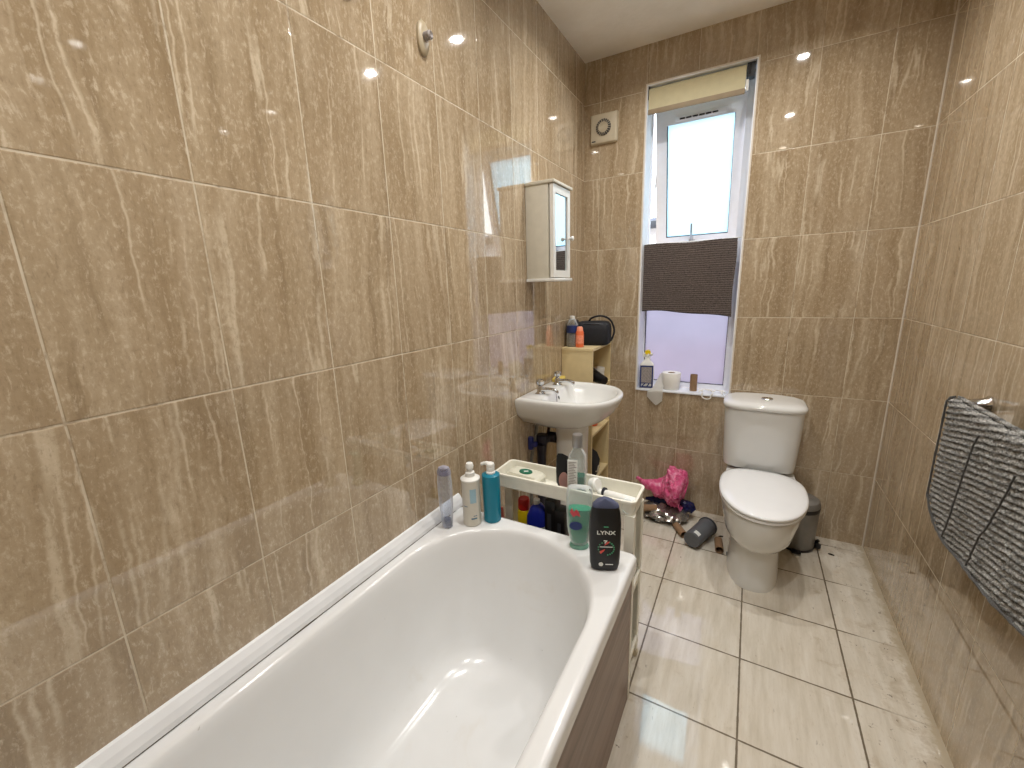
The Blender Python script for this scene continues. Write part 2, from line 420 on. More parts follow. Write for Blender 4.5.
# ------------------------------------------------------------------ the room
def struct(name, bm, m, parent=None, **k):
    o = obj(name, bm, m, parent, smooth=k.pop('smooth', False))
    if parent is None: o['kind'] = 'structure'
    return o
b = NB(); box(b, -.1, W+.1, NEAR, .30, -.1, 0); struct('floor', b, M['floor'])
b = NB(); box(b, -.1, W+.1, NEAR, .30, H, H+.1); struct('ceiling', b, M['ceil'])
b = NB(); box(b, -.1, 0, NEAR, 0, 0, H); struct('wall_left', b, M['wl'])
b = NB(); box(b, W, W+.1, NEAR, 0, 0, H); struct('wall_right', b, M['wr'])
b = NB(); box(b, -.1, W+.1, NEAR-.1, NEAR, 0, H); struct('wall_front', b, M['wf'])
WX0, WX1, WZ0, WZ1 = .350, .867, .735, 2.412
b = NB()
for x0, x1, z0, z1 in ((-.1, WX0, 0, H), (WX1, W+.1, 0, H), (WX0, WX1, 0, WZ0), (WX0, WX1, WZ1, H)):
    box(b, x0, x1, 0, .165, z0, z1)
struct('wall_back', b, M['wb'])
# white grout / sealant runs in the corners
for nm, x0, x1 in (('trim_1', W-.0035, W),):
    b = NB(); box(b, x0, x1, -.0035, 0, 0, H); struct(nm, b, M['edge'])

# window
win = thing('window_1', None, None, (0,0,0)); win['kind'] = 'structure'
FY = .130
b = NB()   # reveal lining with sill
t = .006
box(b, WX0, WX0+t, -.003, FY, WZ0, WZ1); box(b, WX1-t, WX1, -.003, FY, WZ0, WZ1)
box(b, WX0+t, WX1-t, -.003, FY, WZ1-t, WZ1); obj('window_reveal', b, M['reveal'], win, smooth=False)
b = NB(); box(b, WX0+t, WX1-t, -.008, FY, WZ0, WZ0+.010, .002); obj('window_sill', b, M['reveal'], win, smooth=False)
b = NB()   # pale edge strip round the opening
s = .006
box(b, WX0-s, WX0+.001, -.004, 0, WZ0-.0, WZ1+s); box(b, WX1-.001, WX1+s, -.004, 0, WZ0, WZ1+s); box(b, WX0, WX1, -.004, 0, WZ1-.001, WZ1+s)
obj('window_trim', b, M['edge'], win, smooth=False)
fx0, fx1 = WX0+t, WX1-t; FB = .058
TR = 1.60   # transom height
b = NB()
fl_, fr_ = fx0+.006, fx1-.034
for x0, x1, z0, z1 in ((fx0, fl_, WZ0+.01, WZ1-t), (fr_, fx1, WZ0+.01, WZ1-t), (fl_, fr_, WZ0+.01, WZ0+.040), (fl_, fr_, WZ1-.06, WZ1-t), (fl_, fr_, TR-.05, TR+.005)):
    box(b, x0, x1, FY, FY+.034, z0, z1, 0)
obj('window_frame', b, M['upvc'], win)
b = NB(); box(b, fl_, fr_, FY+.014, FY+.028, WZ0+.04, TR-.045); obj('lower_pane', b, frosted('frosted_lower_glass', (188,186,198), .5, .45), win, smooth=False)
b = NB()
for x0, x1, z0, z1 in ((fl_, fl_+.004, WZ0+.04, TR-.05), (fr_-.003, fr_, WZ0+.04, TR-.05), (fl_+.004, fr_-.003, WZ0+.040, WZ0+.043)): box(b, x0, x1, FY+.004, FY+.014, z0, z1)
obj('glazing_gasket', b, M['seal'], win, smooth=False)
# top-hung sash, pushed open at the bottom: local frame, hinge line at the top
SH = bpy.data.objects.new('opening_sash', None); COL.objects.link(SH); SH.parent = win
HZ = 2.345; SH.location = (0, FY+.038, HZ); SH.rotation_euler = (R(13.5), 0, 0)
sx0, sx1, sh = fx0+.016, fx1-.032, .752
b = NB()
for x0, x1, z0, z1 in ((sx0, sx0+.060, -sh, 0), (sx1-.052, sx1, -sh, 0), (sx0+.06, sx1-.052, -sh, -sh+.050), (sx0+.06, sx1-.052, -.095, 0)):
    box(b, x0, x1, -.030, .030, z0, z1, 0)
obj('sash_frame', b, M['upvc'], SH)
b = NB(); box(b, sx0+.055, sx1-.048, -.006, .008, -sh+.045, -.093); obj('sash_pane', b, frosted('frosted_sash_glass', (215,240,250), .25, .55), SH, smooth=False)
b = NB()
for x0, x1, z0, z1 in ((sx0+.060, sx0+.0625, -sh+.05, -.095), (sx1-.0545, sx1-.052, -sh+.05, -.095), (sx0+.0625, sx1-.0545, -sh+.050, -sh+.053)): box(b, x0, x1, -.029, -.006, z0, z1)
obj('sash_gasket', b, M['seal'], SH, smooth=False)
b = NB(); box(b, .475, .735, -.037, -.030, -.084, -.060, .003); vt = obj('trickle_vent', b, M['upvc'], SH)
b = NB()
for i in range(6): box(b, .50+i*.033, .528+i*.033, -.0385, -.0365, -.077, -.069)
o = obj('vent_slots', b, M['seal'], SH, smooth=False)
b = NB(); box(b, .565, .600, -.045, -.030, -sh+.012, -sh+.030, .003); box(b, .574, .586, -.060, -.043, -sh+.010, -sh+.125, .004); obj('window_handle', b, M['silverm'], SH)
b = NB(); tube(b, [(sx0-.005, .02, -.30), (sx0-.004, -.055, -.45), (sx0-.003, -.09, -.52)], .004, 6); obj('stay_arm', b, M['chrome'], SH)

# roller blind
bl = thing('roller_blind', 'cream roller blind rolled up at the top of the window', 'blind', (.5885, .029, WZ1-.002))
hw = .229
b = NB(); lathe(b, [(.0,-hw),(.026,-hw),(.026,hw),(0,hw)], 32, M=Matrix.Rotation(R(90), 4, 'Y')); obj('blind_roll', b, M['blind'], bl, loc=(.0,0,-.034))
b = NB(); box(b, -hw, hw, -.026, -.0235, -.118, -.034); obj('blind_cloth', b, M['blind'], bl, smooth=False)
b = NB(); box(b, -hw-.001, hw+.001, -.031, -.020, -.142, -.117, .003); obj('bottom_bar', b, M['blindbar'], bl)
b = NB(); box(b, -.232, -.230, -.030, .030, -.066, .004); obj('bracket', b, M['darkgrey'], bl, smooth=False)
b = NB(); box(b, .231, .266, -.012, .030, -.068, .004, .003); obj('bracket', b, M['darkgrey'], bl)
b = NB(); box(b, .240, .250, -.0135, -.012, -.055, -.010, .0005); obj('bracket_slot', b, M['black'], bl)
b = NB(); box(b, .231, .244, -.030, -.016, -.130, -.082, .002); obj('chain_clip', b, M['white'], bl)

# outside: neighbouring house seen through the gap and as blur through the glass
nb = thing('neighbouring_house', 'pale house wall with dark eaves glimpsed through the window gap', 'building', (0, 5.5, -2.6))
b = NB(); box(b, -6, 5, 0, 3, 0, 2.95); obj('brick_wall', b, M['brick'], nb, smooth=False)
b = NB(); box(b, -6, 5, -.01, 3, 2.95, 4.95); obj('rendered_wall', b, M['render'], nb, smooth=False)
b = NB(); prism(b, [(-.35,5.02),(1.6,5.35),(3.3,5.02),(3.3,4.95),(-.35,4.95)], 'x', -6.2, 5.2); obj('roof', b, M['slate'], nb, smooth=False)
b = NB(); box(b, -6.2, 5.2, -.45, -.33, 4.90, 5.02, .02); obj('gutter', b, M['darkgrey'], nb)
b = NB(); box(b, -2.6, -1.7, -.03, .0, 3.3, 4.4, .01); f = obj('window', b, M['upvc'], nb)

# ------------------------------------------------------------------ extractor fan
fan = thing('extractor_fan', 'square cream extractor fan high on the back wall beside the window', 'extractor fan', (.119, 0, 2.246))
b = NB(); loft(b, [[(x, -y_, z) for x, z, _ in rrect(-h,h,-h,h,.006,0)] for y_, h in ((.0,.078),(.012,.078),(.020,.074),(.022,.070))]); obj('fan_cover', b, M['creamp'], fan)
b = NB(); lathe(b, [(0,.0),(.043,.0),(.043,.0245),(.041,.026),(0,.026)], 40, M=Matrix.Rotation(R(90),4,'X')); obj('grille_recess', b, M['seal'], fan, loc=(0,0,.004))
b = NB()
for i in range(20):
    a = 2*pi*i/20; m = Matrix.Rotation(a, 4, 'Y')
    q = NB(); box(q, -.0011, .0011, -.030, -.024, .024, .043)
    q.transform(m); me = bpy.data.meshes.new('t'); q.to_mesh(me); b.from_mesh(me); q.free(); bpy.data.meshes.remove(me)
for r in (.012,.019,.026): tube(b, [(r*cos(a*pi/16), -.028, r*sin(a*pi/16)) for a in range(33)], .0016, 6, False)
lathe(b, [(0,.024),(.025,.024),(.025,.027),(0,.0275)], 32, M=Matrix.Rotation(R(90),4,'X'))
obj('grille', b, M['creamp'], fan, loc=(0,0,.004))
b = NB(); box(b, -.068, -.045, -.0232, -.0215, -.066, -.060); obj('maker_plate', b, M['seal'], fan, smooth=False)

# wall fittings of the old shower riser
fp = thing('shower_bracket', 'oval cream shower rail bracket with corroded stub high on the left wall', 'bracket', (0, -1.43, 2.115))
b = NB(); loft(b, [[(x, y, z) for (y, z, _) in sup(0,0,hy,hz,0,.9)] for x, hy, hz in ((0,.024,.046),(.008,.024,.046),(.014,.019,.040),(.016,.012,.030))])
obj('backplate', b, plain('aged_plastic', (172,158,132), .4), fp)
b = NB(); lathe(b, [(.012,0),(.012,.022),(.008,.026),(.0,.020)], 20, M=Matrix.Rotation(R(90),4,'Y')); obj('stub', b, M['labelgrey'], fp, loc=(.014,-.002,.0))
fp = thing('shower_fixing', 'dark round shower fixing cut by the top edge of the photo', 'bracket', (0, -1.715, 2.118))
b = NB(); lathe(b, [(.030,0),(.030,.014),(.024,.020),(0,.020)], 28, ay=1.0, M=Matrix.Rotation(R(90),4,'Y')); obj('disc', b, M['darkgrey'], fp, loc=(.0,0,0))
b = NB(); lathe(b, [(.012,.02),(.012,.03),(.0,.032)], 20, M=Matrix.Rotation(R(90),4,'Y')); obj('stub', b, M['grey'], fp)

# ------------------------------------------------------------------ downlights
for x in (.46, 1.07):
    for y in (-.59, -1.56, -2.50):
        dl = thing('ceiling_downlight', 'small recessed round white downlight in the ceiling', 'downlight', (x, y, H), group='ceiling downlights')
        b = NB(); lathe(b, [(.030,-.001),(.044,-.001),(.043,-.006),(.031,-.006),(.030,-.001)], 28); obj('bezel', b, M['white'], dl)
        b = NB(); lathe(b, [(0,-.004),(.026,-.004),(.026,-.001),(0,-.001)], 24); obj('lamp', b, M['glow'], dl)
        L = bpy.data.lights.new('downlight', 'AREA'); L.shape = 'DISK'; L.size = .05; L.energy = 6.5; L.color = (1, .98, .95)
        L.spread = R(150)
        lo = bpy.data.objects.new('downlight_beam', L); COL.objects.link(lo); lo.parent = dl; lo.location = (0,0,-.008)

# ------------------------------------------------------------------ bath
bt = thing('bathtub', 'long white bath along the tiled left wall', 'bathtub', (.35, -2.25, 0))
BZ = .560; ox, oy = .35, -2.25
def BR(x0,x1,y0,y1,r,z): return [(x-ox, y-oy, zz) for x,y,zz in rrect(x0,x1,y0,y1,r,z,14,10)]
X0, X1, Y0, Y1 = .012, .690, -3.20, -1.400
ix0, ix1, iy0, iy1 = .055, .642, -3.06, -1.449
rings = [BR(X0,X1,Y0,Y1,.018,.512), BR(X0,X1,Y0,Y1,.018,.548), BR(X0+.002,X1-.002,Y0+.002,Y1-.002,.018,.555), BR(X0+.007,X1-.007,Y0+.007,Y1-.007,.018,.5595),
         BR(X0+.014,X1-.014,Y0+.014,Y1-.014,.02,.5605)]
for ins, far, z in ((-.008,-.006,.5605),(-.002,-.001,.5590),(.003,.004,.5540),(.007,.009,.545),(.012,.016,.52),(.020,.030,.46),(.032,.055,.38),(.045,.085,.30),(.058,.115,.24),(.075,.145,.195),(.098,.180,.166),(.130,.225,.150),(.17,.30,.144)):
    r = .29-ins*.75 if z > .2 else .25-ins*.8
    rings.append(BR(ix0+ins, ix1-ins, iy0+far*1.4, iy1-far, r, z))
b = NB(); loft(b, rings, cap0=False, cap1=True)
obj('tub', b, M['bath'], bt, angle=60)
b = NB(); box(b, .665-ox, .677-ox, Y0+.02-oy, Y1+.012-oy, .004, .530); obj('side_panel', b, M['wood'], bt, smooth=False)
b = NB(); box(b, .02-ox, .665-ox, Y1-.006-oy, Y1+.012-oy, .004, .53); obj('end_panel', b, M['wood'], bt, smooth=False)
b = NB(); box(b, .677-ox, .6785-ox, Y1-.010-oy, Y1+.012-oy, .004, .515); obj('panel_edging', b, M['caddy'], bt, smooth=False)
b = NB(); lathe(b, [(0,0),(.032,0),(.034,.002),(.030,.004),(0,.003)], 28); obj('waste', b, M['chrome'], bt, loc=(0,-2.85-oy,.1445))
b = NB(); prism(b, [(0,.5612),(.024,.5612),(.023,.575),(.016,.590),(.006,.603),(0,.606)], 'y', Y0, Y1+.004); struct('trim_2', b, M['trim'], smooth=False)
b = NB()
pts = [( .024+.0012*mnoise.noise(Vector((0,y*9,3))), y, .5620) for y in [Y0+.05+i*.02 for i in range(int((Y1-Y0-.07)/.02))]]
tube(b, pts, [.0009+.0020*max(0, mnoise.noise(Vector((2,p[1]*7,1))))**1.3 for p in pts], 6); struct('trim_3', b, M['mould'])

# ------------------------------------------------------------------ wall cabinet
cb = thing('mirror_cabinet', 'cream wall cabinet with a mirrored door above the basin', 'cabinet', (0, -.675, 1.405))
b = NB(); box(b, .001, .113, -.100, .100, .010, .415, .001); obj('cabinet_body', b, M['cab'], cb)
b = NB(); box(b, .001, .146, -.108, .112, .415, .428, .003); obj('top_panel', b, M['cab'], cb)
b = NB(); box(b, .001, .146, -.108, .112, -.003, .010, .003); obj('bottom_panel', b, M['white'], cb)
dr = bpy.data.objects.new('door', None)
b = NB(); d0, d1 = .121, .138
for y0,y1,z0,z1 in ((-.099,-.072,.014,.411),(.066,.099,.014,.411),(-.072,.066,.014,.046),(-.072,.066,.378,.411)): box(b, d0, d1, y0, y1, z0, z1, 0)
dr = obj('door', b, M['white'], cb)
b = NB(); box(b, d0+.003, d1-.006, -.073, .067, .045, .379); obj('mirror', b, M['mirror'], dr, smooth=False)
b = NB(); lathe(b, [(.005,0),(.005,.010),(.009,.014),(.011,.020),(.008,.026),(0,.028)], 20, M=Matrix.Rotation(R(90),4,'Y')); obj('knob', b, M['white'], dr, loc=(d1,.080,.195))

# ------------------------------------------------------------------ washbasin
wb = thing('washbasin', 'white pedestal washbasin with two chrome taps on the left wall', 'washbasin', (0, -.700, 0))
def D(x0,x1,hy,z,p=.38,n=40,m=14,q=0.):
    out = []
    for i in range(n+1):
        t = pi*i/n; out.append((x0+(x1-x0)*abs(sin(t))**p, -cos(t)*hy, z))
    for i in range(1,m): out.append((x0 - q*sin(pi*i/m), hy-2*hy*i/m, z))
    return out
b = NB()
loft(b, [D(.10,.22,.08,.700,.5), D(.06,.30,.13,.715,.5), D(.02,.36,.180,.745,.45), D(.002,.405,.208,.785,.42), D(.002,.428,.222,.82,.40), D(.002,.438,.228,.845,.38), D(.002,.442,.230,.858,.38), D(.004,.440,.228,.866,.38), D(.012,.434,.222,.8705,.38),
         D(.115,.420,.205,.8705,.42), D(.122,.414,.199,.866,.42), D(.128,.407,.190,.850,.45), D(.145,.392,.172,.815,.5), D(.17,.365,.140,.780,.55), D(.205,.325,.09,.757,.6), D(.24,.285,.035,.752,.6)])
obj('basin', b, M['wc'], wb, angle=70)
b = NB()
loft(b, [sup(.200,0,hx,hy,z,.75) for z,hx,hy in ((0,.094,.10),(.03,.09,.095),(.1,.078,.080),(.35,.074,.075),(.6,.075,.078),(.69,.077,.080),(.72,.080,.084))])
obj('pedestal', b, M['wc'], wb)
b = NB(); lathe(b, [(0,.0),(.018,.0),(.020,.002),(.012,.004),(0,.003)], 20); obj('plughole', b, M['chrome'], wb, loc=(.262,0,.7525))
b = NB(); lathe(b, [(0,0),(.009,0),(.009,.002),(0,.002)], 20, ax=1, ay=.6, M=Matrix.Rotation(R(78),4,'Y')); obj('overflow_hole', b, M['black'], wb, loc=(.136,-.020,.838))
ch = curve_pts([(.095,-.045,.873),(.125,-.040,.872),(.140,-.055,.845),(.150,-.075,.812),(.165,-.080,.79)], 8)
b = NB(); tube(b, ch, .0018, 6); obj('plug_chain', b, M['chrome'], wb)
b = NB(); lathe(b, [(0,0),(.018,0),(.020,.008),(.008,.014),(0,.014)], 20); obj('plug', b, M['silverm'], wb, loc=(.172,-.082,.782))
for yy in (-.105, .105):
    b = NB(); lathe(b, [(0,0),(.024,0),(.025,.004),(.018,.008),(.0145,.014),(.0145,.034),(.011,.040),(.0,.040)], 24)
    tp = obj('tap', b, M['chrome'], wb, loc=(.075, yy, .8705))
    b = NB(); tube(b, curve_pts([(.006,0,.020),(.035,0,.026),(.065,0,.026),(.086,0,.020),(.089,0,.010)], 6), [.011]*8+[.0095]*8+[.0085]*9, 12)
    obj('spout', b, M['chrome'], tp)
    b = NB(); rings = []
    for r, z in ((.008,.040),(.010,.044),(.018,.049),(.020,.063),(.016,.072),(.006,.075)):
        rings.append([((r*(1 if k % 2 else .84))*cos(2*pi*k/16), (r*(1 if k % 2 else .84))*sin(2*pi*k/16), z) for k in range(16)])
    loft(b, rings); obj('tap_head', b, M['chrome'], tp, angle=10)
# pipework under the basin
wp = thing('waste_pipe', 'black plastic waste pipe and trap under the basin', 'pipe', (.070, -.730, .045))
b = NB(); tube(b, [(0,-.06,.26),(0,-.06,.52),(.0,-.06,.56)], [.022,.022,.026], 16); tube(b, curve_pts([(.0,-.06,.565),(.03,-.03,.59),(.09,0,.595)],6), .020, 14)
obj('pipe', b, M['pipe'], wp)
b = NB(); lathe(b, [(.0,-.02),(.029,-.02),(.029,.02),(.0,.02)], 12, M=Matrix.Translation((.002,-.055,.59))); lathe(b, [(.0,-.018),(.027,-.018),(.027,.018),(.0,.018)], 12, M=Matrix.Translation((.045,-.02,.592)) @ Matrix.Rotation(R(90),4,'Y'))
obj('coupling_nut', b, M['pipe'], wp)
b = NB(); tube(b, [(0,-.06,-.041),(0,-.06,.27)], .0205, 14); obj('drop_pipe', b, M['pipe'], wp)
b = NB(); lathe(b, [(.0,0),(.030,.0),(.030,.012),(.022,.014),(0,.014)], 20); obj('floor_collar', b, M['pipe'], wp, loc=(0,-.06,-.045))
for nm, yy, lab in (('supply_hose', -.105, 'grey braided supply hose with a blue valve, under the near tap'), ('supply_hose', .060, 'black supply hose rising behind the basin pedestal')):
    sp = thing('supply_hose', lab, 'hose', (.030, -.700+yy, .0))
    b = NB(); tube(b, curve_pts([(-.010,-.01,.004),(-.010,-.01,.3),(-.008,-.01,.50),(.01,.0,.62),(.025,.0,.72)], 6), .0085, 10); obj('hose', b, M['braid'] if yy < 0 else M['pipe'], sp)
    if yy < 0:
        b = NB(); lathe(b, [(.013,.58),(.015,.59),(.015,.635),(.013,.645)], 8, cx=-.007, cy=-.01); box(b, -.002, .028, -.022, .002, .598, .622, .003); obj('isolator_valve', b, M['bluev'], sp)
sg = obj('sponge', box(NB(), -.03,.03,-.045,.045,0,.022,.008,3), plain('yellow_sponge', (196,172,84), .95, var=.15, nscale=120, bump=.5)); sg.location = (.045, -.505, .8715); sg.rotation_euler = (0,0,R(12))
tag(sg, 'yellow sponge on the back corner of the washbasin behind the far tap', 'sponge')

# ------------------------------------------------------------------ corner shelf unit
su = thing('shelf_unit', 'narrow cream open shelf unit in the corner behind the basin', 'shelf unit', (0, -.002, 0))
SX = .186; SY = -.358
b = NB(); box(b, .002, SX, SY, SY+.015, 0, 1.018); obj('side_panel', b, M['cream'], su, smooth=False)
b = NB(); box(b, .002, SX, -.012, -.003, 0, 1.018); obj('side_panel', b, M['cream'], su, smooth=False)
b = NB(); box(b, .002, SX+.003, SY-.003, -.003, 1.018, 1.034, .001); obj('top_panel', b, M['cream'], su, smooth=False)
b = NB(); box(b, .001, .007, SY+.015, -.012, 0, 1.018); obj('back_panel', b, M['cream'], su, smooth=False)
for z in (.04, .200, .506, .772):
    b = NB(); box(b, .007, SX-.001, SY+.015, -.012, z, z+.012); obj('shelf', b, M['cream'], su, smooth=False)

# things on the shelf unit
TZ = 1.035
wbg = thing('wash_bag', 'black zipped wash bag with a carry loop on top of the corner shelf', 'bag', (.125, -.165, TZ), R(8)); wbg.scale = (1.12,1.1,1.12)
b = NB(); loft(b, [[(x,y,z) for x,y,z in sup(0,0,hx,hy,z,.4)] for z,hx,hy in ((0,.078,.060),(.006,.086,.066),(.03,.090,.070),(.08,.090,.068),(.105,.086,.062),(.118,.076,.050),(.122,.060,.034))]); obj('bag_body', b, M['blackcloth'], wbg)
b = NB(); tube(b, curve_pts([(-.03,.0,.112),(-.005,-.02,.140),(.045,-.02,.150),(.088,-.01,.128),(.108,0,.075),(.095,.0,.025),(.078,0,.018)], 7), .0052, 8); obj('carry_loop', b, M['blackcloth'], wbg)
b = NB(); tube(b, [(-.08,-.045,.108),(-.03,-.060,.112),(.04,-.060,.112),(.08,-.045,.106)], .0028, 6); obj('zip', b, M['darkgrey'], wbg)
b = NB(); box(b, -.100,-.082,-.018,.012,.085,.128,.005); obj('pull_tab', b, M['blackcloth'], wbg)
def bottle(name, label, cat, loc, prof, mat, rotz=0, ax=1, ay=1, seg=32, bodyname='bottle_body', group=None):
    t = thing(name, label, cat, loc, rotz, group)
    b = NB(); lathe(b, prof, seg, ax=ax, ay=ay); obj(bodyname, b, mat, t); return t
w1 = bottle('water_bottle', 'clear bottle with a dark blue label beside the wash bag', 'bottle', (.053,-.295,TZ), [(0,0),(.026,0),(.029,.004),(.029,.075),(.027,.082),(.029,.09),(.028,.105),(.018,.125),(.012,.132),(0,.132)], M['clear'])
b = NB(); lathe(b, [(.0293,.066),(.0296,.066),(.0296,.100),(.0290,.100)], 32); obj('label', b, M['labelnavy'], w1)
b = NB(); lathe(b, [(0,.002),(.026,.002),(.027,.004),(.027,.060),(0,.060)], 28); obj('contents', b, M['labelgrey'], w1)
b = NB(); lathe(b, [(0,.128),(.0125,.128),(.0125,.142),(.010,.144),(0,.144)], 20); obj('cap', b, M['white'], w1)
w2 = bottle('deodorant_can', 'short orange spray can in front of the wash bag', 'can', (.098,-.312,TZ), [(0,0),(.018,0),(.020,.003),(.020,.075),(.017,.084),(0,.084)], M['orange'])
b = NB(); lathe(b, [(.0,.084),(.016,.084),(.015,.100),(.011,.106),(0,.106)], 24); obj('cap', b, plain('salmon_cap', (232,150,120), .35), w2)
b = NB(); lathe(b, [(.0202,.02),(.0205,.02),(.0205,.062),(.0202,.062)], 24); obj('label', b, plain('salmon_print', (236,146,116), .4, var=.2, nscale=140), w2)
w1.scale = (1.15,1.15,1.22); w1.location.x -= .012; w2.scale = (1.15,1.15,1.1); w2.location.x -= .005
# hairdryer on the shelf inside
hd = thing('hairdryer', 'black hairdryer lying on the shelf behind the basin', 'hairdryer', (.130,-.175,.785), R(-28))
b = NB(); lathe(b, [(0,-.09),(.030,-.09),(.038,-.07),(.040,-.02),(.033,.04),(.026,.10),(.0,.098)], 24, M=Matrix.Translation((0,0,.060)) @ Matrix.Rotation(R(102),4,'Y')); obj('barrel', b, M['black'], hd)
b = NB(); tube(b, curve_pts([(-.02,-.01,.045),(-.01,-.07,.022),(.0,-.115,.018)], 6), [.017]*6+[.015]*7, 12); obj('handle', b, M['black'], hd)
wt = bottle('cotton_tub', 'white tub at the back of the shelf behind the hairdryer', 'tub', (.125,-.050,.785), [(0,0),(.032,0),(.034,.003),(.034,.075),(.030,.082),(0,.082)], M['labelwhite'])
b = NB(); lathe(b, [(.0345,.066),(.036,.066),(.036,.086),(0,.088)], 24); obj('lid', b, M['white'], wt)
o1 = bottle('orange_bottle', 'orange bottle on the middle shelf under the basin rim', 'bottle', (.125,-.150,.519), [(0,0),(.027,0),(.029,.003),(.029,.09),(.018,.105),(.012,.11),(0,.11)], plain('orange_plastic', (214,92,40), .35))
b = NB(); lathe(b, [(.0,.108),(.013,.108),(.013,.125),(0,.126)], 18); obj('cap', b, M['white'], o1)
bk = thing('toiletry_pouch', 'black soft pouch standing low inside the corner shelf', 'pouch', (.112,-.215,.213), R(5))
b = NB(); loft(b, [[(x+.01*sin(z*30),y,z) for x,y,z in sup(0,0,hx,hy,z,.5)] for z,hx,hy in ((0,.052,.085),(.01,.060,.095),(.08,.062,.095),(.125,.058,.085),(.15,.040,.06),(.155,.02,.03))]); obj('pouch_body', b, M['blackcloth'], bk)
b = NB(); tube(b, curve_pts([(.062,-.05,.045),(.070,-.02,.035),(.068,.02,.055),(.066,.05,.03)],6), .004, 6); obj('pale_cord', b, M['creamp'], bk)

# ------------------------------------------------------------------ toilet
wc = thing('toilet', 'white close-coupled toilet with the lid down under the window', 'toilet', (1.045, -.40, 0))
tx, ty = 1.045, -.40
def E_(cx, yb, yf, hx, z, **k): return [(x-tx, y-ty, zz) for x,y,zz in egg(cx, yb, yf, hx, z, **k)]
b = NB()
loft(b, [E_(1.042,-.14,-.638,.114,0,pf=.75), E_(1.042,-.14,-.638,.113,.02,pf=.75), E_(1.042,-.13,-.628,.109,.09,pf=.78), E_(1.042,-.11,-.615,.108,.20,pf=.8), E_(1.043,-.06,-.60,.112,.28,pf=.85), E_(1.044,-.02,-.60,.13,.34,pf=.9), E_(1.045,-.012,-.60,.150,.37,pf=.9), E_(1.045,-.012,-.60,.155,.394,pf=.9)])
obj('pedestal', b, M['wc'], wc, angle=60)
b = NB()
loft(b, [E_(1.046,-.42,-.57,.03,.190,ym=-.5), E_(1.046,-.36,-.632,.090,.197,ym=-.5), E_(1.046,-.30,-.668,.120,.217,ym=-.48), E_(1.046,-.24,-.694,.141,.247,ym=-.46), E_(1.046,-.20,-.714,.154,.285), E_(1.047,-.18,-.730,.165,.335), E_(1.047,-.17,-.738,.170,.375), E_(1.047,-.17,-.739,.170,.388), E_(1.047,-.17,-.734,.166,.396)])
obj('bowl', b, M['wc'], wc, angle=60)
b = NB(); loft(b, [E_(1.048,-.255,-.742,.173,.3975,pb=.7), E_(1.048,-.252,-.747,.176,.402,pb=.7), E_(1.048,-.252,-.747,.176,.408,pb=.7), E_(1.048,-.255,-.743,.173,.412,pb=.7)]); obj('seat', b, M['seat'], wc)
b = NB(); loft(b, [E_(1.048,-.26,-.742,.172,.4155,pb=.7), E_(1.048,-.250,-.751,.177,.4185,pb=.7), E_(1.048,-.247,-.754,.179,.426,pb=.7), E_(1.048,-.250,-.750,.177,.431,pb=.7), E_(1.048,-.262,-.738,.168,.4355,pb=.72), E_(1.048,-.30,-.69,.13,.440,pb=.75), E_(1.048,-.38,-.58,.06,.4425,pb=.8)]); obj('lid', b, M['seat'], wc, angle=60)
for sx_ in (-.075,.075):
    b = NB(); lathe(b, [(0,-.018),(.011,-.018),(.011,.018),(0,.018)], 16, M=Matrix.Rotation(R(90),4,'Y')); obj('hinge', b, M['chrome'], wc, loc=(sx_, -.243-ty, .413))
def CS(hx, yf, z, cx=1.033, yb=-.012):
    out = []; n = 40
    for i in range(n+1):   # bowed front, square back
        a = pi*i/n; c = cos(a)
        out.append((cx+hx*spow(c,.42)-tx, yb+(yf-yb)*(.62+.38*abs(sin(a))) if 0 < i < n else yb+(yf-yb)*.55, z))
    for i in range(1,10): out.append((cx-hx+2*hx*i/10-tx, yb, z))
    out = [(x, y-ty, z) for x,y,z in out]
    return out
def CS(hx, yf, z, cx=1.033, yb=-.012, n=64):
    cyy = (yb+yf)/2; hy = (yb-yf)/2; out = []
    for i in range(n):
        a = 2*pi*i/n; c, s_ = cos(a), sin(a); p = .30 if s_ > 0 else .52
        out.append((cx+hx*spow(c,p)-tx, cyy+hy*spow(s_,p)-ty, z))
    return out
b = NB(); loft(b, [CS(.150,-.205,.4125), CS(.164,-.218,.418), CS(.168,-.222,.45), CS(.174,-.238,.60), CS(.1785,-.246,.738)]); obj('cistern', b, M['wc'], wc, angle=60)
b = NB(); loft(b, [CS(.176,-.244,.7385), CS(.184,-.254,.741), CS(.187,-.258,.752), CS(.185,-.256,.762), CS(.174,-.246,.771), CS(.14,-.21,.777), CS(.08,-.15,.779)]); obj('cistern_lid', b, M['wc'], wc, angle=60)
b = NB(); lathe(b, [(0,0),(.024,0),(.024,.005),(.021,.008),(0,.008)], 28, ax=1.1); fb = obj('flush_button', b, M['chrome'], wc, loc=(1.045-tx,-.135-ty,.778))
b = NB(); box(b, -.001,.001,-.020,.020,.0075,.0086); obj('button_split', b, M['seal'], fb, smooth=False)
b = NB(); lathe(b, [(0,0),(.010,0),(.009,.004),(0,.005)], 16, M=Matrix.Rotation(R(-90),4,'Y')); obj('fixing_cap', b, M['darkgrey'], wc, loc=(.932-tx,-.47-ty,.055))

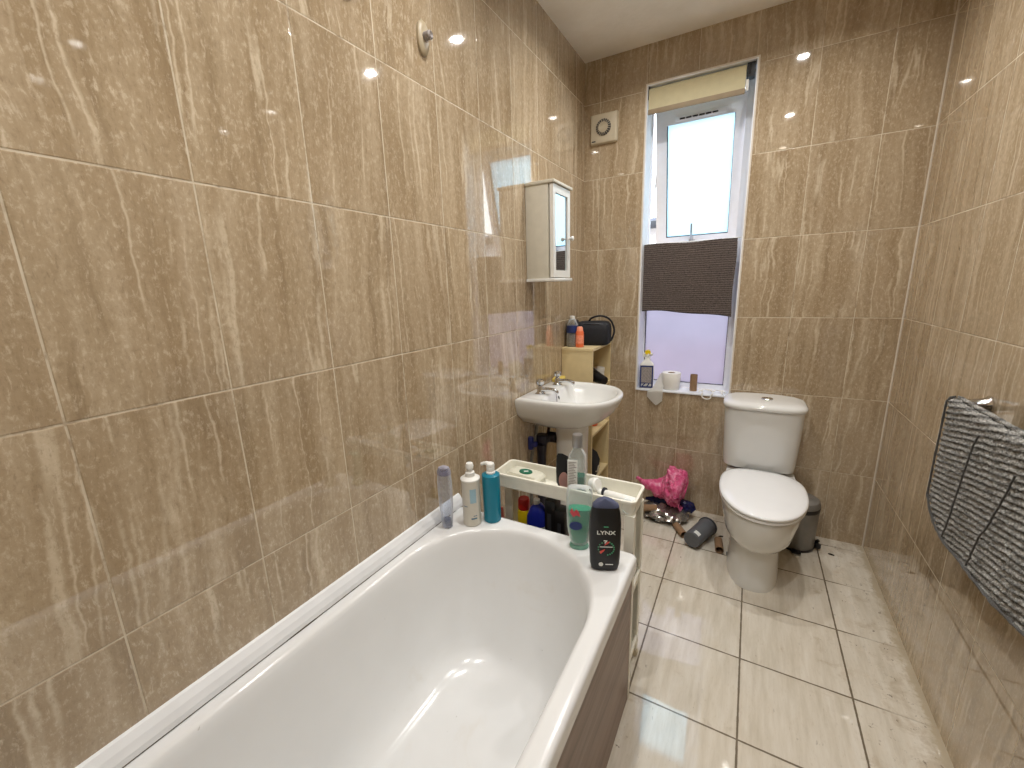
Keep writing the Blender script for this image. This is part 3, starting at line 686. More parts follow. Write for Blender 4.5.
# pedal bin
pb = thing('pedal_bin', 'grey metal pedal bin with a dark rim behind the toilet', 'bin', (1.240, -.128, 0))
b = NB(); lathe(b, [(0,0),(.082,0),(.084,.004),(.088,.225),(0,.225)], 36); obj('bin_body', b, M['bingrey'], pb)
b = NB(); lathe(b, [(.0885,.215),(.0905,.218),(.0905,.235),(.088,.238),(.08,.238)], 36); obj('rim_band', b, M['black'], pb)
b = NB(); lathe(b, [(.0,.236),(.089,.236),(.0895,.250),(.083,.268),(.06,.280),(.0,.286)], 36); obj('bin_lid', b, M['bingrey'], pb)
b = NB(); lathe(b, [(.0,.0),(.085,.0),(.087,.003),(.087,.012),(.0,.012)], 36); obj('base_ring', b, M['black'], pb)
b = NB(); box(b, -.02,.02,-.115,-.08,.006,.016,.003); obj('pedal', b, M['black'], pb)
b = NB(); tube(b, [(.086,.0,.03),(.100,-.005,.05)], .008, 8); lathe(b, [(0,.0),(.014,.0),(.015,.02),(.0,.026)], 14, cx=.098, cy=-.012, M=Matrix.Translation((0,0,.012))); obj('carry_handle', b, M['black'], pb)

# toilet brush pot lying on the floor
bp = thing('brush_pot', 'dark grey toilet brush pot lying on its side on the floor', 'toilet brush pot', (.795,-.325,0), rot=(0,0,0))
ang = math.atan2(.225,.075)
Mx = Matrix.Translation((0,0,.050)) @ Matrix.Rotation(ang,4,'Z') @ Matrix.Rotation(R(91.5),4,'Y')
b = NB(); lathe(b, [(0,-.105),(.040,-.105),(.043,-.101),(.047,.085),(.047,.088),(.044,.088),(.041,-.09),(0,-.09)], 36, M=Mx); obj('pot', b, M['grey'], bp)
b = NB(); lathe(b, [(.046,.084),(.0515,.086),(.0515,.094),(.046,.097),(.0,.099)], 36, M=Mx); obj('rim_flange', b, M['darkgrey'], bp)
b = NB(); tube(b, [Mx@Vector((0,0,.095)), Mx@Vector((0,0,.120)), Mx@Vector((-.004,0,.128))], [.009,.008,.005], 10); obj('brush_stub', b, M['darkgrey'], bp)
lb = NB()
def onpot(a, z, r=.0447): 
    rr = r + (z+.1)/.19*.004
    return Mx @ Vector((rr*cos(a), rr*sin(a), z))
A0, A1 = 3.25, 3.95
N_ = 8; g0 = [lb.verts.new(onpot(A0+(A1-A0)*i/N_, -.098)) for i in range(N_+1)]; g1 = [lb.verts.new(onpot(A0+(A1-A0)*i/N_, -.070)) for i in range(N_+1)]
for i in range(N_): lb.faces.new((g0[i],g0[i+1],g1[i+1],g1[i]))
LABPOT = obj('paper_label', lb, M['labelwhite'], bp)

# cardboard tubes
def ctube(loc, yaw, label, L=.098, r=.020, group=None, tilt=90):
    t = thing('cardboard_tube', label, 'cardboard tube', loc, rot=(0,0,0))
    m = Matrix.Rotation(yaw,4,'Z') @ Matrix.Rotation(R(tilt),4,'Y')
    if tilt: m = Matrix.Translation((0,0,r)) @ m @ Matrix.Translation((0,0,-L/2))
    b = NB(); lathe(b, [(r-.0015,0),(r,0),(r,L),(r-.0015,L),(r-.0015,0)], 28, M=m); 
    obj('tube_wall', b, M['card'], t); return t
ctube((.690,-.300,0), math.atan2(-.10,.065), 'empty cardboard tube on the floor left of the brush pot')
ctube((.890,-.355,0), math.atan2(-.10,.012), 'empty cardboard tube on the floor beside the toilet base')

# pink bag and film bag
def crumple(name, label, cat, loc, ctrl, radii, mat, amp=.35, freq=22, seg=26, n=7, flat=1., seed=0, rotz=0, pname='film'):
    t = thing(name, label, cat, loc, rotz); P = curve_pts(ctrl, n); k = len(P)
    rad = []
    for i in range(k):
        u = i/(k-1)*(len(radii)-1); j = min(int(u), len(radii)-2); f = u-j; f = f*f*(3-2*f); rad.append(radii[j]*(1-f)+radii[j+1]*f)
    b = NB(); tube(b, P, rad, seg)
    for v in b.verts:
        q = Vector(v.co)*freq + Vector((seed*7.1,0,0))
        d = mnoise.noise(q) + .6*(1-2*abs(mnoise.noise(q*2.1))) - .3 + .3*mnoise.noise(q*4.3)
        c = min(P, key=lambda p: (p-v.co).length); nd = (v.co-c)
        v.co += nd*d*amp; v.co.z = c.z + (v.co.z-c.z)*flat; v.co.z = max(v.co.z, .002)
    return t, obj(pname, b, mat, t, angle=24)
pk, _ = crumple('carrier_bag', 'crumpled pink plastic carrier bag by the back wall', 'carrier bag', (.60,-.125,0),
    [(-.17,-.03,.205),(-.11,-.02,.185),(-.05,.0,.165),(.01,.0,.175),(.055,.0,.19),(.092,.0,.185)], [.012,.036,.055,.105,.120,.050], M['pinkbag'], .27, 15, 44, 11, 1.0, 3)
b = NB(); tube(b, curve_pts([(-.17,-.03,.21),(-.185,-.04,.225),(-.16,-.05,.222)],5), [.012]*5+[.008]*6, 10); obj('knotted_handle', b, M['pinkbag'], pk)
crumple('film_bag', 'crumpled silver film bag on the floor under the pink carrier bag', 'packaging', (.60,-.155,0),
    [(-.17,.0,.030),(-.10,.0,.034),(-.02,-.01,.038),(.06,-.01,.036),(.115,-.01,.030)], [.030,.085,.090,.085,.035], M['silverbag'], .30, 26, 30, 8, .42, 5)
crumple('packet', 'crumpled navy blue packet between the film bag and the pink bag', 'packet', (.61,-.110,0),
    [(-.15,.0,.070),(-.06,.0,.080),(.03,.0,.080),(.10,-.01,.075),(.130,-.02,.060)], [.010,.030,.036,.036,.020], M['navybag'], .35, 30, 22, 8, .9, 8)
ctube((.505,-.215,.048), R(20), 'cardboard tube lying on top of the film bag', .08, .020)

# floor debris
for i, (x, y, L_, a, lab) in enumerate([(.893,-.235,.030,.6,'dark scrap on the floor behind the loose tube by the toilet'),(1.395,-.160,.028,-.2,'thin dark scrap on the dusty floor right of the bin')]):
    b = NB(); loft(b, [[(xx, yy, z) for xx, yy, _ in sup(0,0,L_/2*s_,.006*s_,0,1.)] for z, s_ in ((.0,1),(.003,.9),(.005,.5))])
    o = obj('floor_scrap', b, M['dirt']); o.location = (x,y,.0005); o.rotation_euler = (0,0,a); tag(o, lab, 'scrap')

# ------------------------------------------------------------------ caddy
cd = thing('storage_caddy', 'slim white three tier storage caddy at the foot of the bath', 'caddy', (.400,-1.277,0))
cx0, cx1, cy0, cy1 = -.266, .266, -.071, .071
def tray(z0, z1, name, lipped=True):
    b = NB(); r = .02; o_ = .006
    RR = lambda ins, z: rrect(cx0+ins, cx1-ins, cy0+ins, cy1-ins, max(r-ins*.6,.008), z, 5, 5)
    loft(b, [RR(.010,z0), RR(.004,z0+.006), RR(.002,z1-.012), RR(-.001,z1-.010), RR(-.001,z1-.001), RR(.001,z1), RR(.006,z1), RR(.008,z1-.002), RR(.010,z1-.02), RR(.014,z0+.006), RR(.020,z0+.004)])
    return obj(name, b, M['caddy'], cd)
tray(.643, .700, 'tray'); tray(.335, .385, 'tray'); tray(.055, .105, 'tray')
for sx_ in (-1, 1):
    for sy_ in (-1, 1):
        x = sx_*(.266-.016); y = sy_*(.071-.016) if not (sx_ < 0 and sy_ < 0) else .020; b = NB()
        outl = [(x+sx_*.014, y+sy_*.014), (x+sx_*.014, y-sy_*.012), (x+sx_*.009, y-sy_*.012), (x+sx_*.009, y+sy_*.009), (x-sx_*.018, y+sy_*.009), (x-sx_*.018, y+sy_*.014)]
        loft(b, [[(u,v,.04) for u,v in outl], [(u,v,.648) for u,v in outl]]); obj('corner_post', b, M['caddy'], cd, smooth=False)
        b = NB(); lathe(b, [(0,-.008),(.017,-.008),(.019,-.004),(.019,.004),(.017,.008),(0,.008)], 20, M=Matrix.Translation((x,y,.019)) @ Matrix.Rotation(R(90),4,'X')); box(b, x-.006,x+.006,y-.012,y+.012,.019,.045,.002)
        obj('castor', b, M['creamp'], cd)

# in the top tray
TB = .6475
sp = thing('soap_packet', 'flat white soap packet with a green oval in the caddy top tray', 'packet', (.235,-1.272,TB), R(-6)); sp.scale = (1.05,1.05,1.9)
b = NB(); loft(b, [[(x,y,z) for x,y,z in sup(0,0,hx,hy,z,.35)] for z,hx,hy in ((0,.062,.030),(.004,.070,.036),(.016,.070,.036),(.022,.062,.030))]); obj('wrapper', b, M['soap'], sp)
b = NB(); loft(b, [sup(0,0,.026,.020,.0222,1.), sup(0,0,.025,.019,.0236,1.)]); obj('green_oval', b, M['pvcgreen'], sp)
b = NB(); box(b, -.010,.006,-.004,.004,.0236,.0242); obj('white_mark', b, M['white'], sp, loc=(.004,0,0), rot=(0,0,R(35)))
ri = thing('clear_dish', 'small clear round dish at the left end of the caddy top tray', 'dish', (.180,-1.265,TB))
b = NB(); tube(b, [(.022*cos(a*pi/14), .022*sin(a*pi/14), .012) for a in range(29)], .003, 8, False); lathe(b, [(0,0),(.020,0),(.022,.01),(.0,.008)], 24); obj('dish_wall', b, M['clear'], ri)
bx = thing('shampoo_tube', 'dark tube with a pink print standing in the caddy tray left of the mouthwash', 'tube', (.388,-1.268,TB), R(20))
b = NB(); loft(b, [sup(0,0,.022,.017,0,.9), sup(0,0,.022,.017,.024,.9), sup(0,0,.026,.016,.030,.8), sup(0,0,.027,.013,.07,.7), sup(.0,0,.026,.007,.11,.5), sup(-.004,0,.020,.0015,.132,.3), sup(-.012,0,.008,.001,.142,.3)]); obj('tube_body', b, M['black'], bx)
b = NB(); loft(b, [[(x, -.0175+.0042*(z/.07), z+.045) for x,z,_ in sup(.002,0,.018*s_,.032*s_,0,1.)] for s_ in (1.,.98)]); 
for v in b.verts: pass
obj('pink_print', b, M['pink'], bx)
mw = thing('mouthwash_bottle', 'clear bottle of green mouthwash with a silver cap in the caddy top tray', 'bottle', (.452,-1.297,TB), R(12))
b = NB(); pr = [(0,.028,.022),(.004,.031,.024),(.150,.031,.024),(.163,.028,.022),(.180,.018,.016),(.186,.015,.015),(.192,.015,.015)]
loft(b, [sup(0,0,a_,b_,z,.55) for z,a_,b_ in pr]); obj('bottle_body', b, M['clear'], mw)
b = NB(); loft(b, [sup(0,0,a_-.003,b_-.003,z,.55) for z,a_,b_ in ((.006,.030,.024),(.085,.031,.024),(.086,.030,.023))]); obj('mouthwash', b, M['greendark'], mw)
b = NB(); lathe(b, [(0,.190),(.018,.190),(.0175,.232),(.016,.235),(0,.235)], 24); obj('cap', b, M['silverm'], mw)
b = NB(); box(b, -.030,.004,-.0262,-.0246,.010,.150,.0004); lbm = obj('back_label', b, M['labelwhite'], mw)
b = NB()
for i in range(16): box(b, -.027,.001-.004*(i%3),-.0268,-.0261,.050+i*.006,.0525+i*.006)
box(b, -.014,-.006,-.0268,-.0261,.012,.026); obj('small_print', b, M['labelgrey'], lbm, smooth=False)
tb = thing('electric_toothbrush', 'white electric toothbrush lying across the caddy top tray', 'toothbrush', (.565,-1.275,TB+.024), R(-14))
b = NB(); lathe(b, [(0,-.085),(.012,-.085),(.014,-.08),(.0145,.0),(.013,.045),(.008,.06),(.0,.062)], 20, M=Matrix.Rotation(R(-94),4,'Y')); obj('handle', b, M['white'], tb, loc=(.01,0,0))
b = NB(); lathe(b, [(.0145,-.005),(.0155,-.005),(.0155,.003),(.0145,.003)], 20, M=Matrix.Rotation(R(-94),4,'Y')); obj('grip_ring', b, M['seal'], tb, loc=(-.025,0,.003))
b = NB(); lathe(b, [(0,0),(.024,0),(.025,.004),(.025,.022),(.021,.027),(0,.028)], 24, M=Matrix.Rotation(R(72),4,'Y')); obj('charger_cap', b, M['white'], tb, loc=(-.075,0,.014))
cu = bottle('clear_cup', 'small clear cup lying at the right end of the caddy top tray', 'cup', (.628,-1.300,TB+.022), [(.0,0)]+[(.018,0),(.022,.045),(.0205,.045),(.017,.003),(0,.003)], M['clear'], bodyname='cup_wall'); cu.rotation_euler = (R(80),0,R(20))
rz = obj('flat_razor', box(box(NB(), -.055,.055,-.006,.006,0,.008,.002), .040,.060,-.020,.020,.001,.011,.002), M['white']); rz.location = (.560,-1.318,TB+.001); rz.rotation_euler = (0,0,R(-8))
tag(rz, 'white razor lying along the near side of the caddy top tray', 'razor')

# on the middle tier
MB_ = .3395
yb_ = bottle('squeeze_bottle', 'yellow bottle with a red cap on the middle tier of the caddy', 'bottle', (.218,-1.262,MB_), [(0,0),(.024,0),(.027,.004),(.027,.170),(.024,.184),(.016,.19),(0,.19)], M['yellow'])
b = NB(); lathe(b, [(0,.188),(.023,.188),(.025,.192),(.023,.225),(.020,.232),(0,.232)], 24); obj('cap', b, M['red'], yb_)
bb = thing('cleaner_bottle', 'blue and white cleaner bottle on the caddy middle tier', 'bottle', (.282,-1.278,MB_), R(10))
b = NB(); loft(b, [sup(0,0,a_,b_,z,.7) for z,a_,b_ in ((0,.036,.024),(.006,.040,.026),(.12,.040,.026),(.150,.038,.025))]); obj('bottle_body', b, M['white'], bb)
b = NB(); loft(b, [[(x, y, z+.25*x) for x,y,z in sup(0,0,a_,b_,z,.7)] for z,a_,b_ in ((.140,.0395,.0262),(.19,.038,.025),(.222,.024,.018),(.232,.014,.014))]); obj('blue_shoulder', b, M['blue'], bb)
b = NB(); lathe(b, [(0,.23),(.012,.23),(.012,.25),(0,.252)], 18); obj('cap', b, M['white'], bb)
for x, y, w_, h_, lab in ((.343,-1.266,.022,.262,'tall black box on the caddy middle tier beside the blue bottle'),(.392,-1.288,.018,.244,'narrow black carton on the caddy middle tier nearest the mouthwash')):
    t_ = thing('black_carton', lab, 'carton', (x,y,MB_)); b = NB(); box(b, -w_,w_,-.026,.026,0,h_,.002); obj('carton_body', b, M['black'], t_)
    b = NB(); box(b, -w_*.5,w_*.2,-.0268,-.0258,h_*.35,h_*.8); obj('silver_stripe', b, M['darkgrey'], t_, smooth=False)
ck = bottle('cork_jar', 'small pinkish glass jar with a cork on the caddy middle tier', 'jar', (.443,-1.295,MB_), [(0,0),(.022,0),(.025,.004),(.025,.15),(.018,.165),(.013,.17),(.013,.185),(0,.185)], plain('pinkish_glass', (150,118,120), .2))
b = NB(); lathe(b, [(0,.185),(.014,.183),(.015,.208),(0,.210)], 18); obj('cork_stopper', b, M['cork'], ck)
rp = obj('red_packet', loft(bm := NB(), [sup(0,0,.030,.022,0,.5), sup(0,0,.033,.025,.01,.5), sup(0,0,.031,.023,.09,.5), sup(0,0,.028,.004,.115,.4)]) and bm, plain('terracotta_film', (178,88,72), .4, var=.25)); rp.location = (.090,-1.262,.0)
tag(rp, 'reddish packet between the caddy and the left wall', 'packet')
rp.location = (.075,-1.25,.002); rp.scale = (1.3,1.3,4.3)
rt = obj('black_plug_stub', tube(NB(), [(0,0,0),(.04,0,0),(.05,0,.0)], [.010,.010,.006], 10), M['black']); rt.location = (.612,-1.270,.3505+.0)
tag(rt, 'black cylindrical stub on the caddy middle tier behind the black bottle', 'stub')

# ------------------------------------------------------------------ bottles on the bath rim
RZ = .5615
cl = thing('plastic_tumbler', 'tall clear plastic vessel, leftmost on the bath rim', 'vessel', (.062,-1.545,RZ))
b = NB(); loft(b, [sup(0,0,a_,b_,z,.85,40) for z,a_,b_ in ((0,.016,.014),(.003,.019,.016),(.03,.021,.018),(.09,.025,.021),(.17,.026,.022),(.205,.023,.019),(.222,.017,.014),(.226,.010,.008))]); obj('vessel_wall', b, M['smoke'], cl)
b = NB(); loft(b, [sup(0,0,.0165,.014,.002,.85), sup(0,0,.0185,.0155,.025,.85), sup(0,0,.0165,.013,.030,.85)]); obj('residue', b, M['smokedark'], cl)
b = NB(); loft(b, [sup(0,0,.0245,.0205,.200,.85), sup(0,0,.0240,.020,.212,.85), sup(0,0,.0185,.0155,.224,.85), sup(0,0,.008,.007,.229,.85)]); obj('closure', b, clear_plastic('smoky_closure', (205,203,214), .90), cl)
wp_ = bottle('pump_bottle', 'off-white pump bottle with a faint blue label on the bath rim', 'bottle', (.127,-1.484,RZ), [(0,0),(.029,0),(.032,.003),(.032,.170),(.033,.176),(.033,.180),(0,.184)], M['bottlewhite'])
b = NB(); lathe(b, [(.0,.178),(.034,.178),(.034,.183),(.028,.187),(.017,.190),(.016,.198),(.017,.200),(.016,.206),(.010,.208),(.008,.214),(.013,.220),(.0145,.230),(.011,.240),(0,.243)], 28); obj('pump_top', b, M['white'], wp_)
b = NB()
def onb(bm, r, a0, a1, z0, z1, n=8):
    p0 = [bm.verts.new((r*cos(a0+(a1-a0)*i/n), r*sin(a0+(a1-a0)*i/n), z0)) for i in range(n+1)]
    p1 = [bm.verts.new((r*cos(a0+(a1-a0)*i/n), r*sin(a0+(a1-a0)*i/n), z1)) for i in range(n+1)]
    for i in range(n): bm.faces.new((p0[i],p0[i+1],p1[i+1],p1[i]))
    return bm
onb(b, .0324, R(-62), R(-22), .095, .150); obj('blue_label', b, M['labelblue'], wp_)
b = NB(); onb(b, .0324, R(-60), R(-22), .030, .036); onb(b, .0324, R(-45), R(-22), .042, .045); onb(b, .0324, R(-110), R(-80), .08,.083); obj('printed_lines', b, plain('slate_blue_print', (88,118,140), .4), wp_)
tl = bottle('pump_bottle', 'teal blue pump bottle with a white nozzle on the bath rim', 'bottle', (.180,-1.433,RZ), [(0,0),(.028,0),(.030,.002),(.031,.170),(.0305,.176),(.024,.180),(0,.182)], M['teal'])
b = NB(); lathe(b, [(0,.180),(.016,.180),(.0165,.186),(.0135,.190),(.014,.203),(.010,.206),(.0,.207)], 24); obj('collar', b, M['white'], tl)
b = NB(); lathe(b, [(0,.204),(.013,.204),(.0145,.209),(.013,.217),(.007,.221),(0,.222)], 22); tube(b, curve_pts([(0,0,.214),(-.018,-.004,.216),(-.034,-.008,.210)],5), [.0075]*5+[.0055]*5+[.004], 10); obj('pump_nozzle', b, M['white'], tl)
wp_.scale = (1,1,.95); tl.scale = (1.03,1.03,1.0)
gr = thing('shower_gel_bottle', 'transparent green shower gel bottle with a blue oval on the bath rim', 'bottle', (.515,-1.445,RZ), R(18))
pr = [(0,.020,.015),(.004,.025,.019),(.02,.031,.021),(.06,.038,.023),(.12,.041,.024),(.17,.041,.022),(.190,.039,.020),(.196,.034,.017),(.198,.015,.010)]
b = NB(); loft(b, [sup(0,0,a_,b_,z+.010,.8) for z,a_,b_ in pr]); obj('bottle_body', b, M['clear'], gr)
b = NB(); loft(b, [sup(0,0,a_-.003,b_-.003,z,.8) for z,a_,b_ in ((.014,.026,.018),(.03,.031,.021),(.07,.037,.023),(.12,.0395,.0235),(.135,.040,.0235),(.136,.038,.022))]); obj('gel', b, M['greenliq'], gr)
b = NB(); lathe(b, [(0,0),(.030,0),(.031,.003),(.029,.010),(.022,.014),(0,.014)], 28, ay=.75); obj('cap', b, clear_plastic('pale_green_cap', (150,206,186), .5), gr)
b = NB(); loft(b, [[(x-.010, -.0235-.0018*k+.0*z, z+.085) for x,z,_ in sup(0,0,.020,.014,0,1.)] for k in (0,1)]); obj('blue_oval', b, M['labelnavy'], gr)
b = NB(); loft(b, [[(x-.012, -.0235-.0018*k, z+.128) for x,z,_ in [(-.016,.004,0),(-.006,-.012,0),(.004,-.006,0),(.016,-.010,0),(.012,.004,0),(.004,.014,0),(-.004,.004,0),(-.010,.018,0)]] for k in (0,1)]); obj('red_splash', b, plain('red_print', (196,70,80), .4), gr, smooth=False)
lx = thing('body_wash_bottle', 'black body wash bottle with white lettering on the bath corner', 'bottle', (.617,-1.508,RZ), R(24))
prf = [(0,.030,.016),(.003,.036,.020),(.02,.040,.022),(.08,.042,.023),(.15,.042,.022),(.185,.039,.020),(.203,.035,.018)]
b = NB(); loft(b, [sup(0,0,a_,b_,z,.62) for z,a_,b_ in prf]); obj('bottle_body', b, M['black'], lx)
b = NB(); loft(b, [sup(0,0,.0355,.0180,.2032,.5), sup(0,0,.0350,.0178,.206,.5), sup(-.002,0,.020,.014,.220,.4), sup(-.003,0,.003,.009,.228,.4)]); obj('cap', b, plain('slate_cap', (74,80,104), .25), lx)
TR_ = (R(90),0,0)
lx.scale = (1.07,1,.985)
text_obj('lettering', 'LYNX', .0165, M['labelwhite'], lx, (0,-.0232,.128), TR_, sx=1.15, bold=True)
b = NB()
gm, gm2 = plain('green_print_light', (70,150,110), .4), plain('coral_print', (214,84,76), .4)
for i in range(9):
    a = R(-75+i*17); box(b, .022*cos(a)-.0016, .022*cos(a)+.0016, -.0246, -.0232, .078+.022*sin(a)-.0016, .078+.022*sin(a)+.0022)
for i in range(5):
    a = R(120+i*24); box(b, .020*cos(a)-.0014, .020*cos(a)+.0014, -.0246, -.0232, .078+.020*sin(a)-.0014, .078+.020*sin(a)+.0018)
box(b, -.006,.006,-.0244,-.0232,.146,.149); obj('green_marks', b, gm, lx, smooth=False)
b = NB(); prism(b, [(-.014,.060),(-.004,.070),(-.002,.076),(-.009,.072),(-.016,.068)], 'y', -.0246, -.0232); prism(b, [(-.004,.088),(.006,.094),(.010,.101),(.002,.098)], 'y', -.0246, -.0232); obj('coral_marks', b, gm2, lx, smooth=False)
b = NB(); box(b, -.016,.018,-.0246,-.0232,.082,.084); box(b, .000,.020,-.0246,-.0232,.0245,.0265); prism(b, [(-.012+.006*cos(k*pi/8), .0255+.006*sin(k*pi/8)) for k in range(16)], 'y', -.0246,-.0232); prism(b, [(-.006,.104),(.004,.104),(-.002,.094),(-.004,.096),(.000,.102),(-.006,.102)], 'y', -.0246,-.0232); obj('white_marks', b, M['labelwhite'], lx, smooth=False)

# ------------------------------------------------------------------ on the window sill
SZ = WZ0+.0105
cs = thing('spray_bottle', 'white cleaning spray with a navy framed label on the window sill', 'spray bottle', (.404,.030,SZ), R(12)); cs.scale = (1.05,1.05,1.12)
b = NB(); loft(b, [sup(0,0,a_,b_,z,.5) for z,a_,b_ in ((0,.036,.022),(.005,.040,.025),(.10,.041,.025),(.135,.038,.023),(.150,.024,.018),(.160,.015,.014),(.172,.014,.014))]); obj('bottle_body', b, M['white'], cs)
b = NB()
for x0,x1,z0,z1 in ((-.038,-.030,.006,.130),(.028,.036,.006,.130),(-.038,.036,.122,.130),(-.038,.036,.006,.014),(-.03,.03,.030,.034)): box(b, x0,x1,-.0270,-.0254,z0,z1)
prism(b, [(-.028,.012),(-.012,.030),(-.005,.030),(-.02,.012)], 'y', -.027,-.0254); prism(b, [(.0,.012),(.012,.030),(.018,.030),(.008,.012)], 'y', -.027,-.0254); obj('navy_label_frame', b, M['labelnavy'], cs, smooth=False)
b = NB(); box(b, -.030,.028,-.0262,-.0256,.034,.122); obj('label_text_block', b, M['labelgrey'], cs, smooth=False)
b = NB(); box(b, -.014,.026,-.012,.012,.172,.196,.005); tube(b, [(.0,0,.188),(-.030,0,.190)], .008, 10); box(b, -.018,-.010,-.005,.005,.150,.178,.002); obj('trigger_head', b, M['white'], cs, rot=(0,0,R(160)))
b = NB(); loft(b, [[(x+.002, -.013*k, z+.200) for x,z,_ in sup(0,0,.016,.012,0,.9)] for k in (1,-1)]); obj('yellow_nozzle', b, M['yellow'], cs)
tr = thing('toilet_roll', 'white toilet roll standing on the window sill with a sheet hanging down', 'toilet roll', (.545,.062,SZ))
b = NB(); lathe(b, [(.021,0),(.046,0),(.050,.006),(.0545,.098),(.052,.102),(.024,.102),(.021,.098),(.021,0)], 40); obj('paper_roll', b, M['tissue'], tr)
b = NB(); lathe(b, [(.0195,.001),(.0208,.001),(.0208,.100),(.0195,.100),(.0195,.001)], 28); obj('core', b, M['card'], tr)
def sheet(bm, cols, th=.0012):
    """cols: grid of points [i][j] -> two sided thin sheet"""
    g = [[bm.verts.new(p) for p in c] for c in cols]
    for i in range(len(g)-1):
        for j in range(len(g[0])-1): bm.faces.new((g[i][j], g[i+1][j], g[i+1][j+1], g[i][j+1]))
    r = bmesh.ops.solidify(bm, geom=bm.faces[:], thickness=th); return bm
b = NB(); cols = []
for i in range(11):
    u = i/10; dn = .085 - .085*abs(u-.62) ; path = curve_pts([(-.050,-.002,.092),(-.058,-.020,.05),(-.066,-.045,.012),(-.074,-.068,.002),(-.078,-.0765,-.012),(-.080,-.0745,-.012-dn)], 5)
    n_ = len(path)
    cols.append([Vector((p.x+(u-.5)*(.030+.060*min(1,k/n_*1.3)), p.y-.003*sin(u*5), p.z)) for k, p in enumerate(path)])
sheet(b, cols, .0009); obj('hanging_sheet', b, M['tissue'], tr)
ct = ctube((.672,.060,SZ), 0, 'empty cardboard tube standing on the window sill', .098, .020, tilt=0)
bc = thing('bead_chain', 'tangled pale bead chain on the right end of the window sill', 'chain', (.785,.030,SZ))
b = NB(); rr = random.Random(3)
ctrl = [(-.075,-.010,.006)]
for i in range(15): ctrl.append((-.07+i*.0090+rr.uniform(-.012,.012), rr.uniform(-.030,.045), .005+rr.uniform(0,.012)))
P = curve_pts(ctrl, 9)
for i, p in enumerate(P):
    if p.z < .004: p.z = .004
    m = Matrix.Translation(p); lathe(b, [(0,-.0038),(.0032,-.0024),(.004,0),(.0032,.0024),(0,.0038)], 6, M=m)
obj('beads', b, M['tissue'], bc)
b = NB()
P = curve_pts([(-.055,-.030,.006),(-.058,-.0445,-.002),(-.052,-.045,-.018),(-.030,-.045,-.026),(-.012,-.045,-.018),(-.010,-.0445,-.002),(.0,-.030,.006)], 9)
for p in P: lathe(b, [(0,-.0038),(.0032,-.0024),(.004,0),(.0032,.0024),(0,.0038)], 6, M=Matrix.Translation(p))
obj('hanging_loop', b, M['tissue'], bc)

# ------------------------------------------------------------------ towel hung over the window
def cloth(name, nx, nz, fn, th, mat, parent=None, amp=.0, seed=0):
    b = NB(); g = []
    for i in range(nx+1):
        g.append([b.verts.new(fn(i/nx, j/nz)) for j in range(nz+1)])
    for i in range(nx):
        for j in range(nz): b.faces.new((g[i][j], g[i+1][j], g[i+1][j+1], g[i][j+1]))
    bmesh.ops.recalc_face_normals(b, faces=b.faces)
    bmesh.ops.solidify(b, geom=b.faces[:], thickness=th)
    if amp:
        b.normal_update()
        for v in b.verts: v.co += v.normal*(amp*(mnoise.noise(v.co*330+Vector((seed,0,0)))+.6*mnoise.noise(v.co*150)))
    return b
tw = thing('window_towel', 'dark brown ribbed towel hung across the middle of the window', 'towel', (.600,.060,1.603))
def f1(u, v):
    x = -.250+.490*u + .003*sin(v*7); bot = -.385 + .012*sin(u*3.4+.4) - .020*u
    z = .004*sin(u*9)-.004 + bot*v
    y = -.008 + .006*sin(u*7+v*2) - .010*v*sin(u*3)
    return (x, y, z)
obj('towel_cloth', cloth('c', 150, 120, f1, .007, None, amp=.0016), M['towel_b'], tw)
b = NB(); tube(b, [(f1(u/30,1)[0], f1(u/30,1)[1], f1(u/30,1)[2]) for u in range(31)], .0048, 8); obj('hem', b, M['towel_d'], tw)
b = NB(); tube(b, [(-.242,.009,.001),(0,.009,-.001),(.259,.009,.001)], .003, 8); obj('curtain_wire', b, M['white'], tw)

# ------------------------------------------------------------------ right wall rail and bath mat
RLZ, RX = 1.008, .072
rl = thing('towel_rail', 'chrome towel rail fixed to the right wall', 'towel rail', (W, -1.20, RLZ))
for yy in (.285, -.285):
    b = NB(); lathe(b, [(.0,0),(.027,0),(.027,.004),(.020,.012),(.014,.040),(.013,RX+.006),(.010,RX+.012),(.0,RX+.013)], 26, M=Matrix.Rotation(R(-90),4,'Y')); obj('wall_mount', b, M['chrome'], rl, loc=(0,yy,0))
b = NB(); tube(b, [(-RX,-.31,0),(-RX,.300,0)], .0085, 16); obj('rail_bar', b, M['chrome'], rl)
bmx = thing('bath_mat', 'thick grey looped bath mat hung over the towel rail', 'bath mat', (W-RX, -1.20, RLZ))
def mat_pt(u, v, off):
    y = .285 - .80*u
    drop = .400 - .055*max(0, (u-.22)/.78)
    if u < .20: drop -= .080*(1-u/.20)**2.2
    rr_ = .0135+off; L = drop*v; a = min(L/rr_, pi/2)
    if L < rr_*pi/2: x, z = -rr_*sin(a), rr_*cos(a)
    else: x, z = -rr_, -(L-rr_*pi/2)
    x -= .005*sin(u*11+v*2)*v
    return (x, y - .018*v*(1-u), z)
def back_pt(u, v):
    y = .280 - .78*u; rr_ = .0135; L = .30*v; a = min(L/rr_, pi/2)
    if L < rr_*pi/2: x, z = rr_*sin(a), rr_*cos(a)
    else: x, z = rr_, -(L-rr_*pi/2)
    return (x, y, z)
b = cloth('m', 300, 170, lambda u,v: mat_pt(u,v,0), -.010, None)
b.normal_update()
for v in b.verts:
    c = v.co; rib = abs(sin((c.z+.22*c.y+.004*mnoise.noise(c*25))*pi/.0165))
    v.co += v.normal*(.0040*rib-.0020 + .0052*mnoise.noise(c*200)+.0030*mnoise.noise(c*480))
front = obj('front_drop', b, M['towel_g'], bmx, angle=180)
